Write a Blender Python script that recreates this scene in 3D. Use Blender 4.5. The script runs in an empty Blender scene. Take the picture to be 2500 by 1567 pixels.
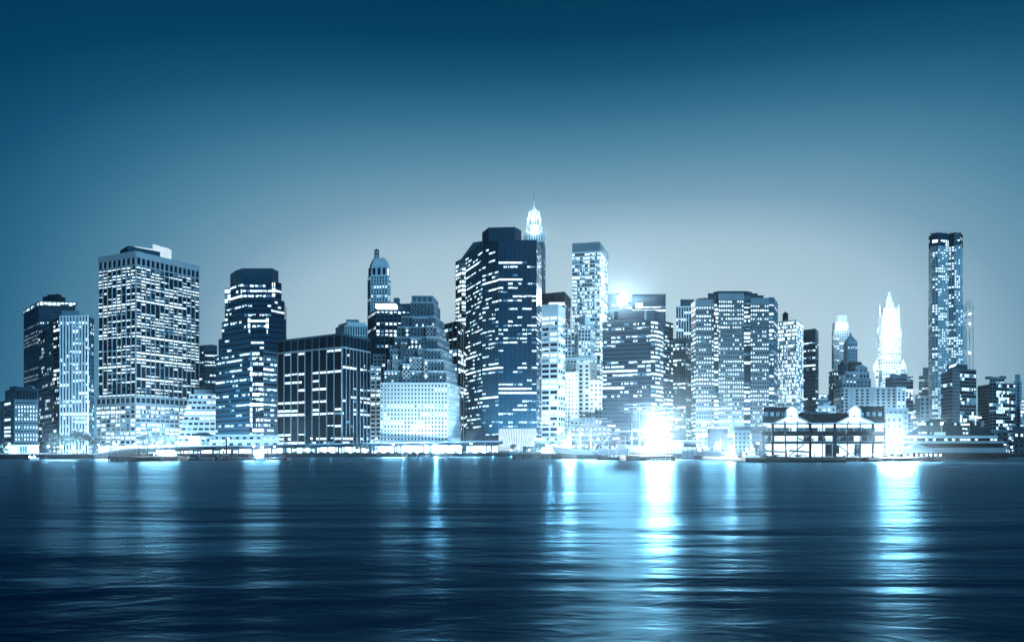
import bpy, math, random
from mathutils import Vector
R = math.radians
random.seed(7)
# ------------------------------------------------------------------ camera, sky, twilight, exposure
scn = bpy.context.scene
C = bpy.data.collections.new("scene"); scn.collection.children.link(C)
F, HOR, CH = 1800.0, 1100.0, 5.0          # focal length and horizon in pixels of the 2500 wide photograph, eye height in metres
cam = bpy.data.cameras.new("camera"); co = bpy.data.objects.new("camera", cam); C.objects.link(co)
co.location = (0, 0, CH); co.rotation_euler = (R(90), 0, 0)
cam.sensor_width = 36; cam.lens = 36 * F / 2500; cam.shift_y = (HOR - 783.5) / 2500
cam.clip_start = .5; cam.clip_end = 20000
scn.camera = co
scn.view_settings.view_transform = 'Standard'; scn.view_settings.look = 'None'
scn.view_settings.exposure = 0; scn.view_settings.gamma = 1
scn.cycles.max_bounces = 4; scn.cycles.diffuse_bounces = 2; scn.cycles.glossy_bounces = 2
scn.cycles.transmission_bounces = 2; scn.cycles.volume_bounces = 0; scn.cycles.transparent_max_bounces = 4
scn.cycles.use_denoising = True; scn.cycles.sample_clamp_indirect = 6
scn.cycles.caustics_reflective = False; scn.cycles.caustics_refractive = False
def lin(c): return tuple(((v/255)/12.92 if v <= 10 else ((v/255+.055)/1.055)**2.4) for v in c) + (1,)
w = bpy.data.worlds.new("World"); scn.world = w; w.use_nodes = True
nt = w.node_tree; nt.nodes.clear()
def wn(t): return nt.nodes.new(t)
def wmath(op, a, b=None, c=None):
    n = wn('ShaderNodeMath'); n.operation = op
    for i, v in enumerate((a, b, c)):
        if v is None: continue
        if isinstance(v, (int, float)): n.inputs[i].default_value = v
        else: nt.links.new(v, n.inputs[i])
    return n.outputs[0]
tc = wn('ShaderNodeTexCoord'); sx = wn('ShaderNodeSeparateXYZ'); nt.links.new(tc.outputs['Generated'], sx.inputs[0])
hyp = wmath('SQRT', wmath('ADD', wmath('MULTIPLY', sx.outputs[0], sx.outputs[0]), wmath('MULTIPLY', sx.outputs[1], sx.outputs[1])))
elev = wmath('DIVIDE', sx.outputs[2], wmath('MAXIMUM', hyp, .001))
az = wmath('SUBTRACT', wmath('ARCTAN2', sx.outputs[0], sx.outputs[1]), .10)
tt = wmath('POWER', wmath('ADD', wmath('POWER', wmath('MAXIMUM', elev, 0.0), 3.0), wmath('POWER', wmath('MULTIPLY', wmath('ABSOLUTE', az), .645), 3.0)), .3333)
ramp = wn('ShaderNodeValToRGB'); nt.links.new(wmath('MULTIPLY', tt, 1.0), ramp.inputs[0])
er = ramp.color_ramp; er.interpolation = 'B_SPLINE' if False else 'EASE'
er.interpolation = 'LINEAR'
stops = [(0, (196,219,230)), (.13, (186,211,221)), (.22, (181,207,219)), (.285, (163,194,210)), (.34, (120,161,184)), (.40, (84,136,164)),
         (.46, (49,107,139)), (.51, (22,83,116)), (.56, (5,64,96)), (.64, (1,53,84)), (.80, (1,42,71))]
while len(er.elements) < len(stops): er.elements.new(.5)
for e, (p, c) in zip(er.elements, stops): e.position = p; e.color = lin(c)
bg = wn('ShaderNodeBackground'); bg.inputs[1].default_value = 1.0
out = wn('ShaderNodeOutputWorld'); nt.links.new(ramp.outputs[0], bg.inputs[0]); nt.links.new(bg.outputs[0], out.inputs[0])
sun = bpy.data.lights.new("twilight", 'SUN'); sun.energy = 2.8; sun.angle = R(25); sun.color = (.23, .64, 1)
so = bpy.data.objects.new("twilight", sun); C.objects.link(so); so.rotation_euler = (R(62), 0, R(38))   # afterglow from behind the camera, to the right

# ------------------------------------------------------------------ materials
def _p(m): return m.node_tree.nodes['Principled BSDF']
M = {}
def mat(name, col, rough=.8, var=.25, scale=.15, metal=0.0, spec=.5):
    m = bpy.data.materials.new(name); m.use_nodes = True; t = m.node_tree; b = _p(m)
    b.inputs['Roughness'].default_value = rough; b.inputs['Metallic'].default_value = metal
    b.inputs['Specular IOR Level'].default_value = spec
    g = t.nodes.new('ShaderNodeNewGeometry'); n = t.nodes.new('ShaderNodeTexNoise'); n.inputs['Scale'].default_value = scale
    n.inputs['Detail'].default_value = 5; t.links.new(g.outputs['Position'], n.inputs['Vector'])
    mx = t.nodes.new('ShaderNodeMix'); mx.data_type = 'RGBA'; t.links.new(n.outputs[0], mx.inputs[0])
    mx.inputs[6].default_value = tuple(v*(1-var) for v in col) + (1,); mx.inputs[7].default_value = tuple(min(1, v*(1+var)) for v in col) + (1,)
    t.links.new(mx.outputs[2], b.inputs['Base Color']); M[name] = m; return m
def glow(name, col, s, lo=1.0, scale=.5, sample=False):
    m = bpy.data.materials.new(name); m.use_nodes = True; t = m.node_tree; b = _p(m)
    b.inputs['Base Color'].default_value = (.02, .05, .08, 1); b.inputs['Roughness'].default_value = .3
    b.inputs['Emission Color'].default_value = col + (1,); b.inputs['Emission Strength'].default_value = s
    if lo < 1:      # curtains, furniture and ceiling lamps behind the panes: uneven light
        g = t.nodes.new('ShaderNodeNewGeometry'); n = t.nodes.new('ShaderNodeTexNoise'); n.inputs['Scale'].default_value = scale
        n.inputs['Detail'].default_value = 2; t.links.new(g.outputs['Position'], n.inputs['Vector'])
        r = t.nodes.new('ShaderNodeMapRange'); r.inputs[1].default_value = .35; r.inputs[2].default_value = .6
        r.inputs[3].default_value = s*lo; r.inputs[4].default_value = s
        t.links.new(n.outputs[0], r.inputs[0]); t.links.new(r.outputs[0], b.inputs['Emission Strength'])
    m.cycles.emission_sampling = 'AUTO' if sample else 'NONE'
    M[name] = m; return m
mat('concrete', (.30,.36,.40)); mat('pale_stone', (.52,.60,.64), var=.15); mat('white_stone', (.72,.77,.8), var=.1)
mat('grey_stone', (.19,.25,.29)); mat('mid', (.09,.15,.19), .6, spec=.15); mat('slate', (.02,.058,.09), .5, spec=.12); mat('dark', (.004,.016,.028), .5, spec=.1)
mat('black', (.0006,.005,.012), .6, spec=.05); mat('steel', (.25,.32,.36), .35, metal=.7); mat('wood', (.05,.06,.07), .9, .4, 2)
mat('brick', (.14,.17,.19), .9, .35, .6); mat('asphalt', (.05,.06,.065), .9, .3, .4); mat('paving', (.25,.29,.31), .9, .3, .3)
mat('parapet', (.42,.5,.55), .8, .15); mat('leaf', (.05,.085,.085), .8, .5, .7); mat('bark', (.05,.06,.06), .9)
mat('glass', (.003,.012,.024), .12, .3, .2, spec=.25); mat('blue_glass', (.006,.04,.075), .22, .35, .05, spec=.25); mat('pale_glass', (.10,.2,.26), .25, .3, .08)
mat('hull_dark', (.012,.022,.035), .4); mat('hull_pale', (.45,.52,.56), .5); mat('skin', (.2,.24,.26)); mat('cloth', (.03,.05,.07))
glow('lit', (.66,.88,1), 2.9, .12, 1.1); glow('lit_full', (.66,.88,1), 2.9, .6, .3); glow('dim', (.2,.55,.85), .75, .1, .8)
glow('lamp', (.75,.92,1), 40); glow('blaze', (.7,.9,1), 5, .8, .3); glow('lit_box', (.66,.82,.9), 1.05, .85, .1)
GL = {'glass': 0}

# ------------------------------------------------------------------ mesh building
class MB:
    def __init__(s): s.v = []; s.f = []; s.m = []; s.mats = []
    def mi(s, m):
        if m not in s.mats: s.mats.append(m)
        return s.mats.index(m)
    def face(s, pts, m):
        b = len(s.v); s.v += [tuple(p) for p in pts]; s.f.append(tuple(range(b, b+len(pts)))); s.m.append(s.mi(m))
    def hexa(s, P, m):          # P: 4 lower points (counter-clockwise), 4 upper points
        b = len(s.v); s.v += [tuple(p) for p in P]; i = s.mi(m)
        for q in ((3,2,1,0), (4,5,6,7), (0,1,5,4), (1,2,6,5), (2,3,7,6), (3,0,4,7)):
            s.f.append(tuple(b+k for k in q)); s.m.append(i)
    def box(s, x0, x1, y0, y1, z0, z1, m):
        s.hexa([(x0,y0,z0),(x1,y0,z0),(x1,y1,z0),(x0,y1,z0),(x0,y0,z1),(x1,y0,z1),(x1,y1,z1),(x0,y1,z1)], m)
    def prism(s, pts, z0, z1, m, top=None):     # pts: xy polygon; top: other polygon for a taper
        n = len(pts); b = len(s.v); i = s.mi(m); top = top or pts
        s.v += [(x, y, z0) for x, y in pts] + [(x, y, z1) for x, y in top]
        for k in range(n): s.f.append((b+k, b+(k+1) % n, b+n+(k+1) % n, b+n+k)); s.m.append(i)
        s.f.append(tuple(b+n+k for k in range(n))); s.m.append(i); s.f.append(tuple(b+k for k in reversed(range(n)))); s.m.append(i)
    def tube(s, p, q, r0, r1, m, n=6):
        p, q = Vector(p), Vector(q); d = (q-p).normalized(); a = d.cross(Vector((0,0,1)) if abs(d.z) < .9 else Vector((1,0,0))).normalized(); c = d.cross(a)
        b = len(s.v); i = s.mi(m)
        for o, r in ((p, r0), (q, r1)):
            for k in range(n):
                t = 2*math.pi*k/n; s.v.append(tuple(o + a*math.cos(t)*r + c*math.sin(t)*r))
        for k in range(n): s.f.append((b+k, b+(k+1) % n, b+n+(k+1) % n, b+n+k)); s.m.append(i)
        s.f.append(tuple(b+n+k for k in range(n))); s.m.append(i); s.f.append(tuple(b+k for k in reversed(range(n)))); s.m.append(i)
    def ball(s, c, r, m, n=8, sz=1.0):
        b = len(s.v); i = s.mi(m); h = n//2
        for j in range(h+1):
            for k in range(n):
                a, t = math.pi*j/h, 2*math.pi*k/n
                s.v.append((c[0]+r*math.sin(a)*math.cos(t), c[1]+r*math.sin(a)*math.sin(t), c[2]+r*sz*math.cos(a)))
        for j in range(h):
            for k in range(n): s.f.append((b+j*n+k, b+j*n+(k+1) % n, b+(j+1)*n+(k+1) % n, b+(j+1)*n+k)); s.m.append(i)
    def build(s, name, parent=None, loc=None):
        me = bpy.data.meshes.new(name); me.from_pydata(s.v, [], s.f)
        for m in s.mats: me.materials.append(M[m])
        me.polygons.foreach_set('material_index', s.m); me.update()
        o = bpy.data.objects.new(name, me); C.objects.link(o); o.parent = parent
        if loc: o.location = loc
        return o
def tag(o, label=None, cat=None, group=None, kind=None):
    for k, v in (('label', label), ('category', cat), ('group', group), ('kind', kind)):
        if v: o[k] = v
    return o
def root(name, label, cat, group=None, loc=(0,0,0), rz=0):
    o = bpy.data.objects.new(name, None); C.objects.link(o); o.location = loc; o.rotation_euler = (0,0,rz); o.empty_display_size = 1
    return tag(o, label, cat, group)
def X(px, D): return (px-1250)/F*D
def Z(py, D): return CH + (HOR-py)/F*D
def light(name, loc, power, parent=None, radius=.5, col=(.46,.77,1)):
    if name == 'floodlight': power *= 1.25; col = (.7,.92,1)
    l = bpy.data.lights.new(name, 'POINT'); l.energy = power; l.color = col; l.shadow_soft_size = radius
    o = bpy.data.objects.new(name, l); C.objects.link(o); o.location = loc; o.parent = parent; return o
def copy_tree(o, parent=None):
    c = o.copy(); C.objects.link(c); c.parent = parent
    for ch in list(o.children): copy_tree(ch, c)
    return c

# ------------------------------------------------------------------ towers
DEF = dict(wall='mid', spw=None, gl='glass', bay=4.0, nc=None, fh=3.7, pf=.2, sf=.35, pr=.45, sp=.3, lf=.45, pb=.75, pq=.1, stick=.6,
           panes=3, top=1.5, lit='lit', full=.25, dim=.2, part=.5, skip=None, topm=None, blank=())
def S(**k): d = dict(DEF); d.update(k); return d
class Bld:
    def __init__(s, name, label, cat='building', group=None):
        s.root = root(name, label, cat, group); s.win = []
    def facade(s, mb, p0, p1, z0, z1, st, nc=None):
        rnd = random.random
        d = Vector((p1[0]-p0[0], p1[1]-p0[1], 0)); L = d.length
        if L < .5 or z1-z0 < 2: return
        u = d/L; n = Vector((u.y, -u.x, 0)); o = Vector((p0[0], p0[1], 0))
        def q(a, z, e): v = o + u*a + n*e; return (v.x, v.y, z)
        def fb(a0, a1, b0, b1, e, m):
            mb.hexa([q(a0,b0,e), q(a1,b0,e), q(a1,b0,-.05), q(a0,b0,-.05), q(a0,b1,e), q(a1,b1,e), q(a1,b1,-.05), q(a0,b1,-.05)], m)
        nc = nc or max(1, round(L/st['bay'])); H = z1-z0-st['top']; nr = max(1, round(H/st['fh']))
        bw, fh = L/nc, H/nr; pw, sh = bw*st['pf'], fh*st['sf']; sm = st['spw'] or st['wall']
        if st['top'] > 0: fb(-.05, L+.05, z1-st['top'], z1-.02, st['pr']+.06, st['topm'] or st['wall'])
        if pw > 0:
            for c in range(nc+1):
                a0, a1 = max(0, c*bw-pw/2), min(L, c*bw+pw/2); fb(a0, a1, z0, z1-st['top']+.01, st['pr'], st['wall'])
        if sh > 0:
            for r in range(nr+1):
                b0, b1 = z0+max(0, r*fh-sh/2), z0+min(H, r*fh+sh/2); fb(0, L, b0, b1, st['sp'], sm)
        mid = o + u*(L/2); face = abs(n.dot(Vector((mid.x, mid.y, 0)).normalized()))
        state = False
        for r in range(nr):
            if st['skip'] and st['skip'](r/nr): continue
            fr = st['lf'](r/nr) if callable(st['lf']) else st['lf']
            p = st['pb'] if rnd() < fr else st['pq']
            state = rnd() < p; wide = rnd() < st['full']*.55; b0, b1 = z0+r*fh+sh/2, z0+(r+1)*fh-sh/2
            for c in range(nc):
                if c in st['blank']: continue
                if wide and rnd() < .16: wide = False
                if rnd() > st['stick']: state = rnd() < p
                a0, a1 = c*bw+pw/2, (c+1)*bw-pw/2
                qs = [([q(a0,b0,.04), q(a1,b0,.04), q(a1,b1,.04), q(a0,b1,.04)], st['gl'])]
                if state or (wide and p > .5):
                    if wide: qs = [([q(a0,b0,.05), q(a1,b0,.05), q(a1,b1,.05), q(a0,b1,.05)], 'lit_full')]
                    else:
                        k = st['panes']; g = (a1-a0)/k; low = 0 if rnd() > st['part'] else rnd()*.6
                        mt = 'dim' if rnd() < st['dim'] else st['lit']
                        for i in range(k):
                            if rnd() < .12 and k > 1: continue
                            lo2 = min(.75, max(0, low+(rnd()-.5)*.25)) if low else 0
                            qs.append(([q(a0+g*i+.06*g, b0+(b1-b0)*lo2, .08), q(a0+g*(i+1)-.06*g, b0+(b1-b0)*lo2, .08), q(a0+g*(i+1)-.06*g, b1, .08), q(a0+g*i+.06*g, b1, .08)], mt))
                s.win.append(((a1-a0)*(b1-b0)*face/max(1, mid.y)**2*1e4, b1, qs))
    def tier(s, vis, yt, yb, st, part='wall', ref=None, depth=30, ncs=None, flat=None, cap=None, back=None):
        """vis: visible corners left to right as (px, distance); yt, yb: top and bottom rows seen at corner ref"""
        pts = [(X(p, D), D) for p, D in vis]
        ref = min(range(len(vis)), key=lambda i: vis[i][1]) if ref is None else ref
        zt = Z(yt, vis[ref][1]); zb = 2.8 if yb is None else Z(yb, vis[ref][1])
        if back: bk = [(X(p, D), D) for p, D in back]
        elif len(pts) == 3: bk = [(pts[0][0]+pts[2][0]-pts[1][0], pts[0][1]+pts[2][1]-pts[1][1])]
        else: bk = [(pts[-1][0]*(1+depth/pts[-1][1]), pts[-1][1]+depth), (pts[0][0]*(1+depth/pts[0][1]), pts[0][1]+depth)]
        mb = MB(); mb.prism(pts+bk, zb, zt, (flat or st.get('body') or st['wall']))
        if cap:
            cx = sum(p[0] for p in pts+bk)/len(pts+bk); cy = sum(p[1] for p in pts+bk)/len(pts+bk)
            mb.prism([(cx+(x-cx)*1.02, cy+(y-cy)*1.02) for x, y in pts+bk], zt, zt+cap, st['wall'])
        if not flat:
            for i in range(len(pts)-1): s.facade(mb, pts[i], pts[i+1], zb, zt, st, ncs[i] if ncs else None)
        o = mb.build(part, s.root); return pts+bk, zb, zt
    def part(s, name, mb): return mb.build(name, s.root)
    def done(s, most=100):
        s.win.sort(key=lambda t: (-round(t[0], 2), -t[1]))
        for k, (a, z, qs) in enumerate(s.win[:most]):
            mb = MB(); [mb.face(p, m) for p, m in qs]; mb.build('window', s.root)
        if len(s.win) > most:
            mb = MB()
            for a, z, qs in s.win[most:]: [mb.face(p, m) for p, m in qs]
            mb.build('window', s.root)['kind'] = 'stuff'
        return s
    def units(s, pts, z, n=3, m='slate', h=3.5, seed=1):       # plant boxes standing on the roof
        r = random.Random(seed); xs = [p[0] for p in pts]; ys = [p[1] for p in pts]; cx, cy = sum(xs)/len(xs), sum(ys)/len(ys)
        wx, wy = (max(xs)-min(xs))*.25, (max(ys)-min(ys))*.2
        for k in range(n):
            mb = MB(); x, y = cx+r.uniform(-wx, wx), cy+r.uniform(-wy, wy); a, b, hh = r.uniform(1.5, 4), r.uniform(1.5, 3), h*r.uniform(.5, 1.1)
            mb.box(x-a, x+a, y-b, y+b, z-.1, z+hh, m); mb.tube((x, y, z+hh), (x, y, z+hh+.5), a*.35, a*.35, m, 8)
            mb.build('rooftop_unit', s.root)
    def mast(s, x, y, z, h, r=.25):
        mb = MB(); mb.tube((x, y, z-.2), (x, y, z+h), r, r*.4, 'steel', 5); mb.build('antenna', s.root)
def glare(loc, power, parent, radius=1, tilt=88, size=120):       # a floodlight turned towards the river
    l = bpy.data.lights.new('flood_light', 'SPOT'); l.energy = power; l.color = (.86,.95,1); l.shadow_soft_size = radius; l.spot_size = R(size); l.spot_blend = .6
    o = bpy.data.objects.new('flood_light', l); C.objects.link(o); o.location = loc; o.rotation_euler = (R(tilt),0,R(180)); o.parent = parent
    return o
# ------------------------------------------------------------------ the towers, left to right
lo = lambda a, b: (lambda t: a if t < .5 else b)
# low block at the left edge
b = Bld('office_block', 'low office block at the far left edge with a grid of small square lit windows')
b.tier([(2,592),(36,562),(93,566)], 974, None, S(wall='mid', bay=2.6, fh=3.1, pf=.5, sf=.5, lf=.75, pb=.6, pq=.15, stick=1, panes=1, part=0, full=0, spw='grey_stone', top=1.2), ncs=[1, 8])
p = b.tier([(14,604),(40,580),(92,582)], 948, 978, S(wall='slate', bay=2.2, fh=8, pf=.25, sf=.05, lf=0, pq=0, gl='dark'), part='penthouse')
b.units(p[0], p[2], 3); b.done()
b = Bld('skyscraper', 'dark slab tower at the left with a lit crown band below its flat overhanging roof')
b.tier([(59,766),(97,722),(184,727)], 745, None, S(wall='slate', bay=3.4, fh=3.6, pf=.5, sf=.45, lf=.5, pb=.55, pq=.12, stick=1, panes=1, full=0, part=.2), ncs=[14, 15])
b.tier([(57,768),(97,720),(188,725)], 735, 745, S(wall='mid', bay=4, fh=4, pf=.18, sf=.1, lf=1, pb=.95, pq=.9, lit='lit_full', top=.8), part='crown', ncs=[12, 9])
p = b.tier([(104,770),(143,765),(160,775)], 722, 736, S(), flat='dark', part='penthouse'); b.units(p[0], p[2], 3, 'dark'); b.done()
b = Bld('skyscraper', 'left tower striped with bright white vertical piers on its front and dark glass sides')
b.tier([(93,712),(131,660)], 782, None, S(wall='slate', gl='glass', bay=1.9, fh=3.6, pf=.14, sf=.3, lf=.2, pb=.35, pq=.08, pr=.2, sp=.12, panes=1), depth=25)
b.tier([(131,660),(147,650)], 775, None, S(wall='dark', bay=2.2, fh=3.6, pf=.12, sf=.4, lf=.35, pb=.7, pq=.1, pr=.2, sp=.12), depth=25)
b.tier([(147,650),(216,647)], 770, None, S(wall='white_stone', spw='slate', bay=2.6, fh=3.6, pf=.42, sf=.35, lf=.5, pb=.6, pq=.25, pr=.9, sp=.15, panes=1, stick=.5, top=1), ncs=[9], depth=30)
b.tier([(216,649),(229,662)], 771, None, S(wall='slate', bay=2.2, fh=3.6, pf=.12, sf=.35, lf=.3, pb=.6, pq=.1, pr=.3, sp=.15), depth=20)
b.tier([(101,690),(130,668)], 790, 800, S(), flat='mid', part='setback')
p = b.tier([(150,680),(194,678)], 758, 772, S(), flat='grey_stone', part='penthouse'); b.units(p[0], p[2], 2); b.done()
# the big grid slab
g = S(wall='concrete', body='black', spw='dark', nc=0, fh=3.35, pf=.14, sf=.52, lf=.62, pb=.8, pq=.2, pr=.8, sp=.12, panes=6, stick=.35, part=.6, full=.22, top=.1)
b = Bld('skyscraper', 'huge slab tower with a pale pier grid and a white box on its roof')
v = [(241,784),(332,760),(486,822)]
b.tier(v, 648, 968, g, ncs=[8, 14])
b.tier(v, 613, 648, S(wall='concrete', fh=8.6, bay=9, pf=.3, sf=.25, lf=0, pq=0, pr=.9, sp=.8, top=5.2, gl='dark'), ncs=[8, 14], part='parapet_storey')
v2 = [(236,770),(331,742),(480,800)]
b.tier(v2, 985, None, S(wall='concrete', fh=4.2, bay=8, pf=.14, sf=.42, lf=.9, pb=.85, pq=.4, pr=.7, sp=.6, panes=3, full=.3, stick=.4), ncs=[8, 13], part='base')
b.tier(v2, 964, 985, S(wall='concrete', fh=7, bay=8, pf=.2, sf=.3, lf=0, pq=.05, pr=.7, sp=.6, gl='dark'), ncs=[8, 13], part='plant_storey')
b.tier([(293,820),(312,800),(391,825)], 600, 622, S(), flat='slate', part='penthouse')
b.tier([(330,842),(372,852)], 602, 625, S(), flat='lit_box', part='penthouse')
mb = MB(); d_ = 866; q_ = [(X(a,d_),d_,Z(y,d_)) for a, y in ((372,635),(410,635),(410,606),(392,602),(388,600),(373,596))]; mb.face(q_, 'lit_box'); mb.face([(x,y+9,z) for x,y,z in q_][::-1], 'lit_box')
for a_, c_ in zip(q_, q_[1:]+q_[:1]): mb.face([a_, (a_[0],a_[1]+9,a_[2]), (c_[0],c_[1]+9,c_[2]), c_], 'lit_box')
b.part('penthouse', mb); b.units([(X(a,790),790) for a in (260,330)]+[(X(300,815),815)], Z(613,760), 5, 'mid', 2.5)
b.done()
b = Bld('office_block', 'pale block with a sloping terraced side beside the huge slab tower')
for k in range(9):
    y0 = 962+k*13
    b.tier([(462-k*3.4,735-k),(540,733-k)], y0, y0+13 if k < 8 else None, S(wall='pale_stone', fh=4.7, bay=8, pf=.2, sf=.5, lf=.8, pb=.6, pq=.3, pr=.6, sp=.5, panes=2, top=.5), part='wall' if k == 8 else 'terrace', ncs=[7])
b.tier([(474,760),(520,758)], 951, 966, S(), flat='white_stone', part='penthouse'); b.done()
b = Bld('skyscraper', 'dark round-cornered tower glimpsed between the huge slab tower and the octagonal stepped tower')
p = b.tier([(480,925),(487,905),(500,898),(530,900)], 842, None, S(wall='slate', bay=3, fh=4, pf=.12, sf=.5, lf=.35, pb=.6, pq=.06, pr=.2, sp=.3, top=7))
b.units(p[0], p[2], 3); b.done()
# octagonal stepped tower
e = S(wall='blue_glass', bay=3.6, fh=4.6, pf=.03, sf=.6, lf=.42, pb=.62, pq=.08, pr=.12, sp=.3, panes=4, stick=.28, part=.25, full=.4, top=.8)
bright = S(wall='slate', bay=4, fh=4.6, pf=.05, sf=.25, lf=1, pb=1, pq=1, pr=.1, sp=.15, full=.7, top=.5, lit='lit_full')
b = Bld('skyscraper', 'octagonal stepped glass tower with a plain dark crown and thin roof aerials')
p = b.tier([(562,712),(575,697),(592,688),(665,688),(680,700)], 655, 690, S(), flat='slate', part='crown')
b.mast(X(612,690), 700, p[2], 4.5, .15); b.mast(X(634,690), 700, p[2], 4, .15)
b.tier([(563,706),(591,690)], 687, 729, e, part='setback'); b.tier([(591,684),(668,684)], 690, 729, dict(e, lf=.95, pb=.95, full=.6), part='setback')
b.tier([(588,686),(594,683)], 690, 729, bright, part='setback', depth=3); b.tier([(664,683),(672,683)], 687, 729, bright, part='setback', depth=3)
b.tier([(670,686),(687,694)], 687, 729, e, part='setback')
b.tier([(556,704),(597,682),(662,682),(694,696)], 728, 775, e, part='setback', back=[(700,730),(558,740)])
b.tier([(542,706),(606,680),(654,680),(698,692)], 775, 816, e, part='setback', back=[(700,730),(545,745)])
b.tier([(605,678),(611,677.5)], 774, 816, bright, part='setback', depth=4); b.tier([(649,677.5),(656,678)], 774, 816, bright, part='setback', depth=4)
b.tier([(534,708),(613,677),(655,677),(699,690)], 816, 855, e, part='setback', back=[(700,730),(540,745)])
b.tier([(527,716),(610,674)], 855, None, dict(e, lf=.55), depth=30)
b.tier([(610,674),(616,676)], 855, None, dict(bright, lf=.7, pb=.9, pq=.5), depth=4); b.tier([(616,677),(643,677)], 855, None, dict(e, lf=.8, pb=.9, sf=.4, full=.5), depth=20)
b.tier([(643,673),(685,688)], 855, None, dict(e, wall='mid', lf=.75, pb=.8, dim=.5), depth=30)
b.tier([(549,735),(566,733)], 703, 800, bright, part='light_shaft', depth=12); b.tier([(556,722),(566,720)], 715, 790, dict(bright, fh=8), part='light_shaft', depth=10)
b.done()
# black box with thin piers
b = Bld('office_block', 'broad black box of offices with thin pale piers above the elevated road')
v = [(678,683),(835,640),(903,674)]
b.tier(v, 813, 846, S(wall='slate', bay=8, fh=13, pf=.1, sf=.1, lf=0, pq=0, gl='black', pr=.7, sp=.4, top=1.2), ncs=[9, 8], part='parapet_storey')
b.tier(v, 846, None, S(wall='grey_stone', body='black', spw='black', gl='black', bay=8, fh=3.6, pf=.08, sf=.5, lf=.42, pb=.62, pq=.05, pr=.8, sp=.1, panes=2, stick=.35, part=.25, full=.5, top=1, blank=(4,)), ncs=[9, 8])
b.done()
b = Bld('office_block', 'pale crowned block peeping over the black box of offices')
p = b.tier([(820,770),(842,752),(897,755)], 793, None, S(wall='pale_stone', gl='dark', bay=2.6, fh=9, pf=.5, sf=.1, lf=0, pq=.05, top=1.2))
b.tier([(826,775),(848,758),(893,762)], 786, 794, S(), flat='pale_stone', part='setback'); b.tier([(845,790),(876,790)], 780, 788, S(), flat='grey_stone', part='penthouse'); b.done()
# round shouldered stone tower
b = Bld('skyscraper', 'slender pale stone tower with round arched top and a lattice lantern')
st = S(wall='pale_stone', gl='dark', bay=3.2, fh=4.2, pf=.5, sf=.25, lf=.25, pb=.5, pq=.05, panes=1, full=0, stick=1, sp=.2, top=1)
b.tier([(898,1014),(905,1002),(946,1000),(953,1010)], 672, None, st, ncs=[3, 6, 2]); b.tier([(900,1016),(907,1004),(944,1002),(951,1011)], 650, 672, dict(st, fh=10, sf=.2, bay=6, pf=.4), part='setback', ncs=[1, 3, 1])
for (a, c, yt, yb) in ((903,950,641,651), (906,947,634,641), (909,943,629,634)):
    b.tier([(a,1018),(a+5,1006),(c-5,1005),(c,1014)], yt, yb, S(), flat='pale_stone', part='setback')
mb = MB(); cx = X(919,1010); zt, zb = Z(606,1010), Z(630,1010)
for k in range(8):
    t = k*math.pi/4; mb.tube((cx+3.2*math.cos(t), 1012+3.2*math.sin(t), zb), (cx+2.6*math.cos(t), 1012+2.6*math.sin(t), zt-3), .4, .35, 'mid', 5)
for z in (zb+.5, (zb+zt)/2-1, zt-3): mb.tube((cx,1012,z), (cx,1012,z+.8), 3.6, 3.5, 'mid', 10)
mb.tube((cx,1012,zt-2.5), (cx,1012,zt), 2.6, .2, 'mid', 8); mb.tube((cx,1012,zt), (cx,1012,zt+2), .2, .1, 'mid', 4); b.part('lantern', mb); b.done()
# dark block with lit roof strip
b = Bld('office_block', 'dark block with a glowing strip under its roof beside the stepped stone tower')
st = S(wall='slate', gl='glass', bay=4.2, fh=3.9, pf=.3, sf=.35, lf=.35, pb=.45, pq=.08, panes=1, full=.2, stick=1, pr=.3, sp=.2)
b.tier([(898,790),(918,760),(1012,762)], 755, None, st); p = b.tier([(948,772),(1004,770)], 741, 756, S(), flat='slate', part='penthouse')
mb = MB(); a, c = X(917,758), X(966,758); mb.box(a, c, 757, 770, Z(751,758), Z(742,758), 'blaze'); b.part('lit_strip', mb)
mb = MB(); mb.box(a-1.5, c+1, 755, 772, Z(742,758), Z(739,758), 'mid'); b.part('roof', mb)
mb = MB(); mb.box(X(961,775), X(974,775), 775, 782, Z(744,775), Z(727,775), 'mid'); b.part('rooftop_unit', mb); b.done()
b = Bld('apartment_house', 'narrow pale apartment house squeezed between the black box and the stepped stone tower')
b.tier([(904,692),(931,690)], 893, None, S(wall='white_stone', bay=5, fh=4, pf=.28, sf=.5, lf=.6, pb=.6, pq=.3, panes=2, gl='glass')); b.tier([(911,700),(942,698)], 864, 896, S(wall='grey_stone', bay=5, fh=4, pf=.4, sf=.5, lf=0, pq=.1, panes=1), part='setback'); b.done()
# stepped stone ziggurat
zs = S(wall='concrete', gl='glass', bay=3.05, fh=3.75, pf=.52, sf=.5, lf=.4, pb=.55, pq=.04, panes=1, full=0, stick=.6, part=0, pr=.35, sp=.35, top=.9, dim=.15)
b = Bld('office_tower', 'stepped stone ziggurat tower climbing in many setbacks above the elevated road')
D0 = 660
for (l, r, sr, yt, yb, dd) in ((928,1093,1122,934,None,0), (937,1089,1116,905,934,5), (945,1084,1110,878,905,9), (952,1076,1103,852,878,13), (963,1068,1097,822,852,17), (971,1064,1090,797,822,21), (980,1062,1084,772,797,25), (1002,1059,1074,737,772,29)):
    b.tier([(l,D0+dd),(r,D0+dd),(sr,D0+dd+38)], yt, yb, dict(zs, wall='concrete' if yt > 840 else 'grey_stone', topm='parapet') if yb else dict(zs, lf=.3, wall='pale_stone', topm='parapet', sf=.46, pf=.48), part='wall' if yb is None else 'setback')  # stone pale at the base, darker higher: glow from below put into the colour
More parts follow.
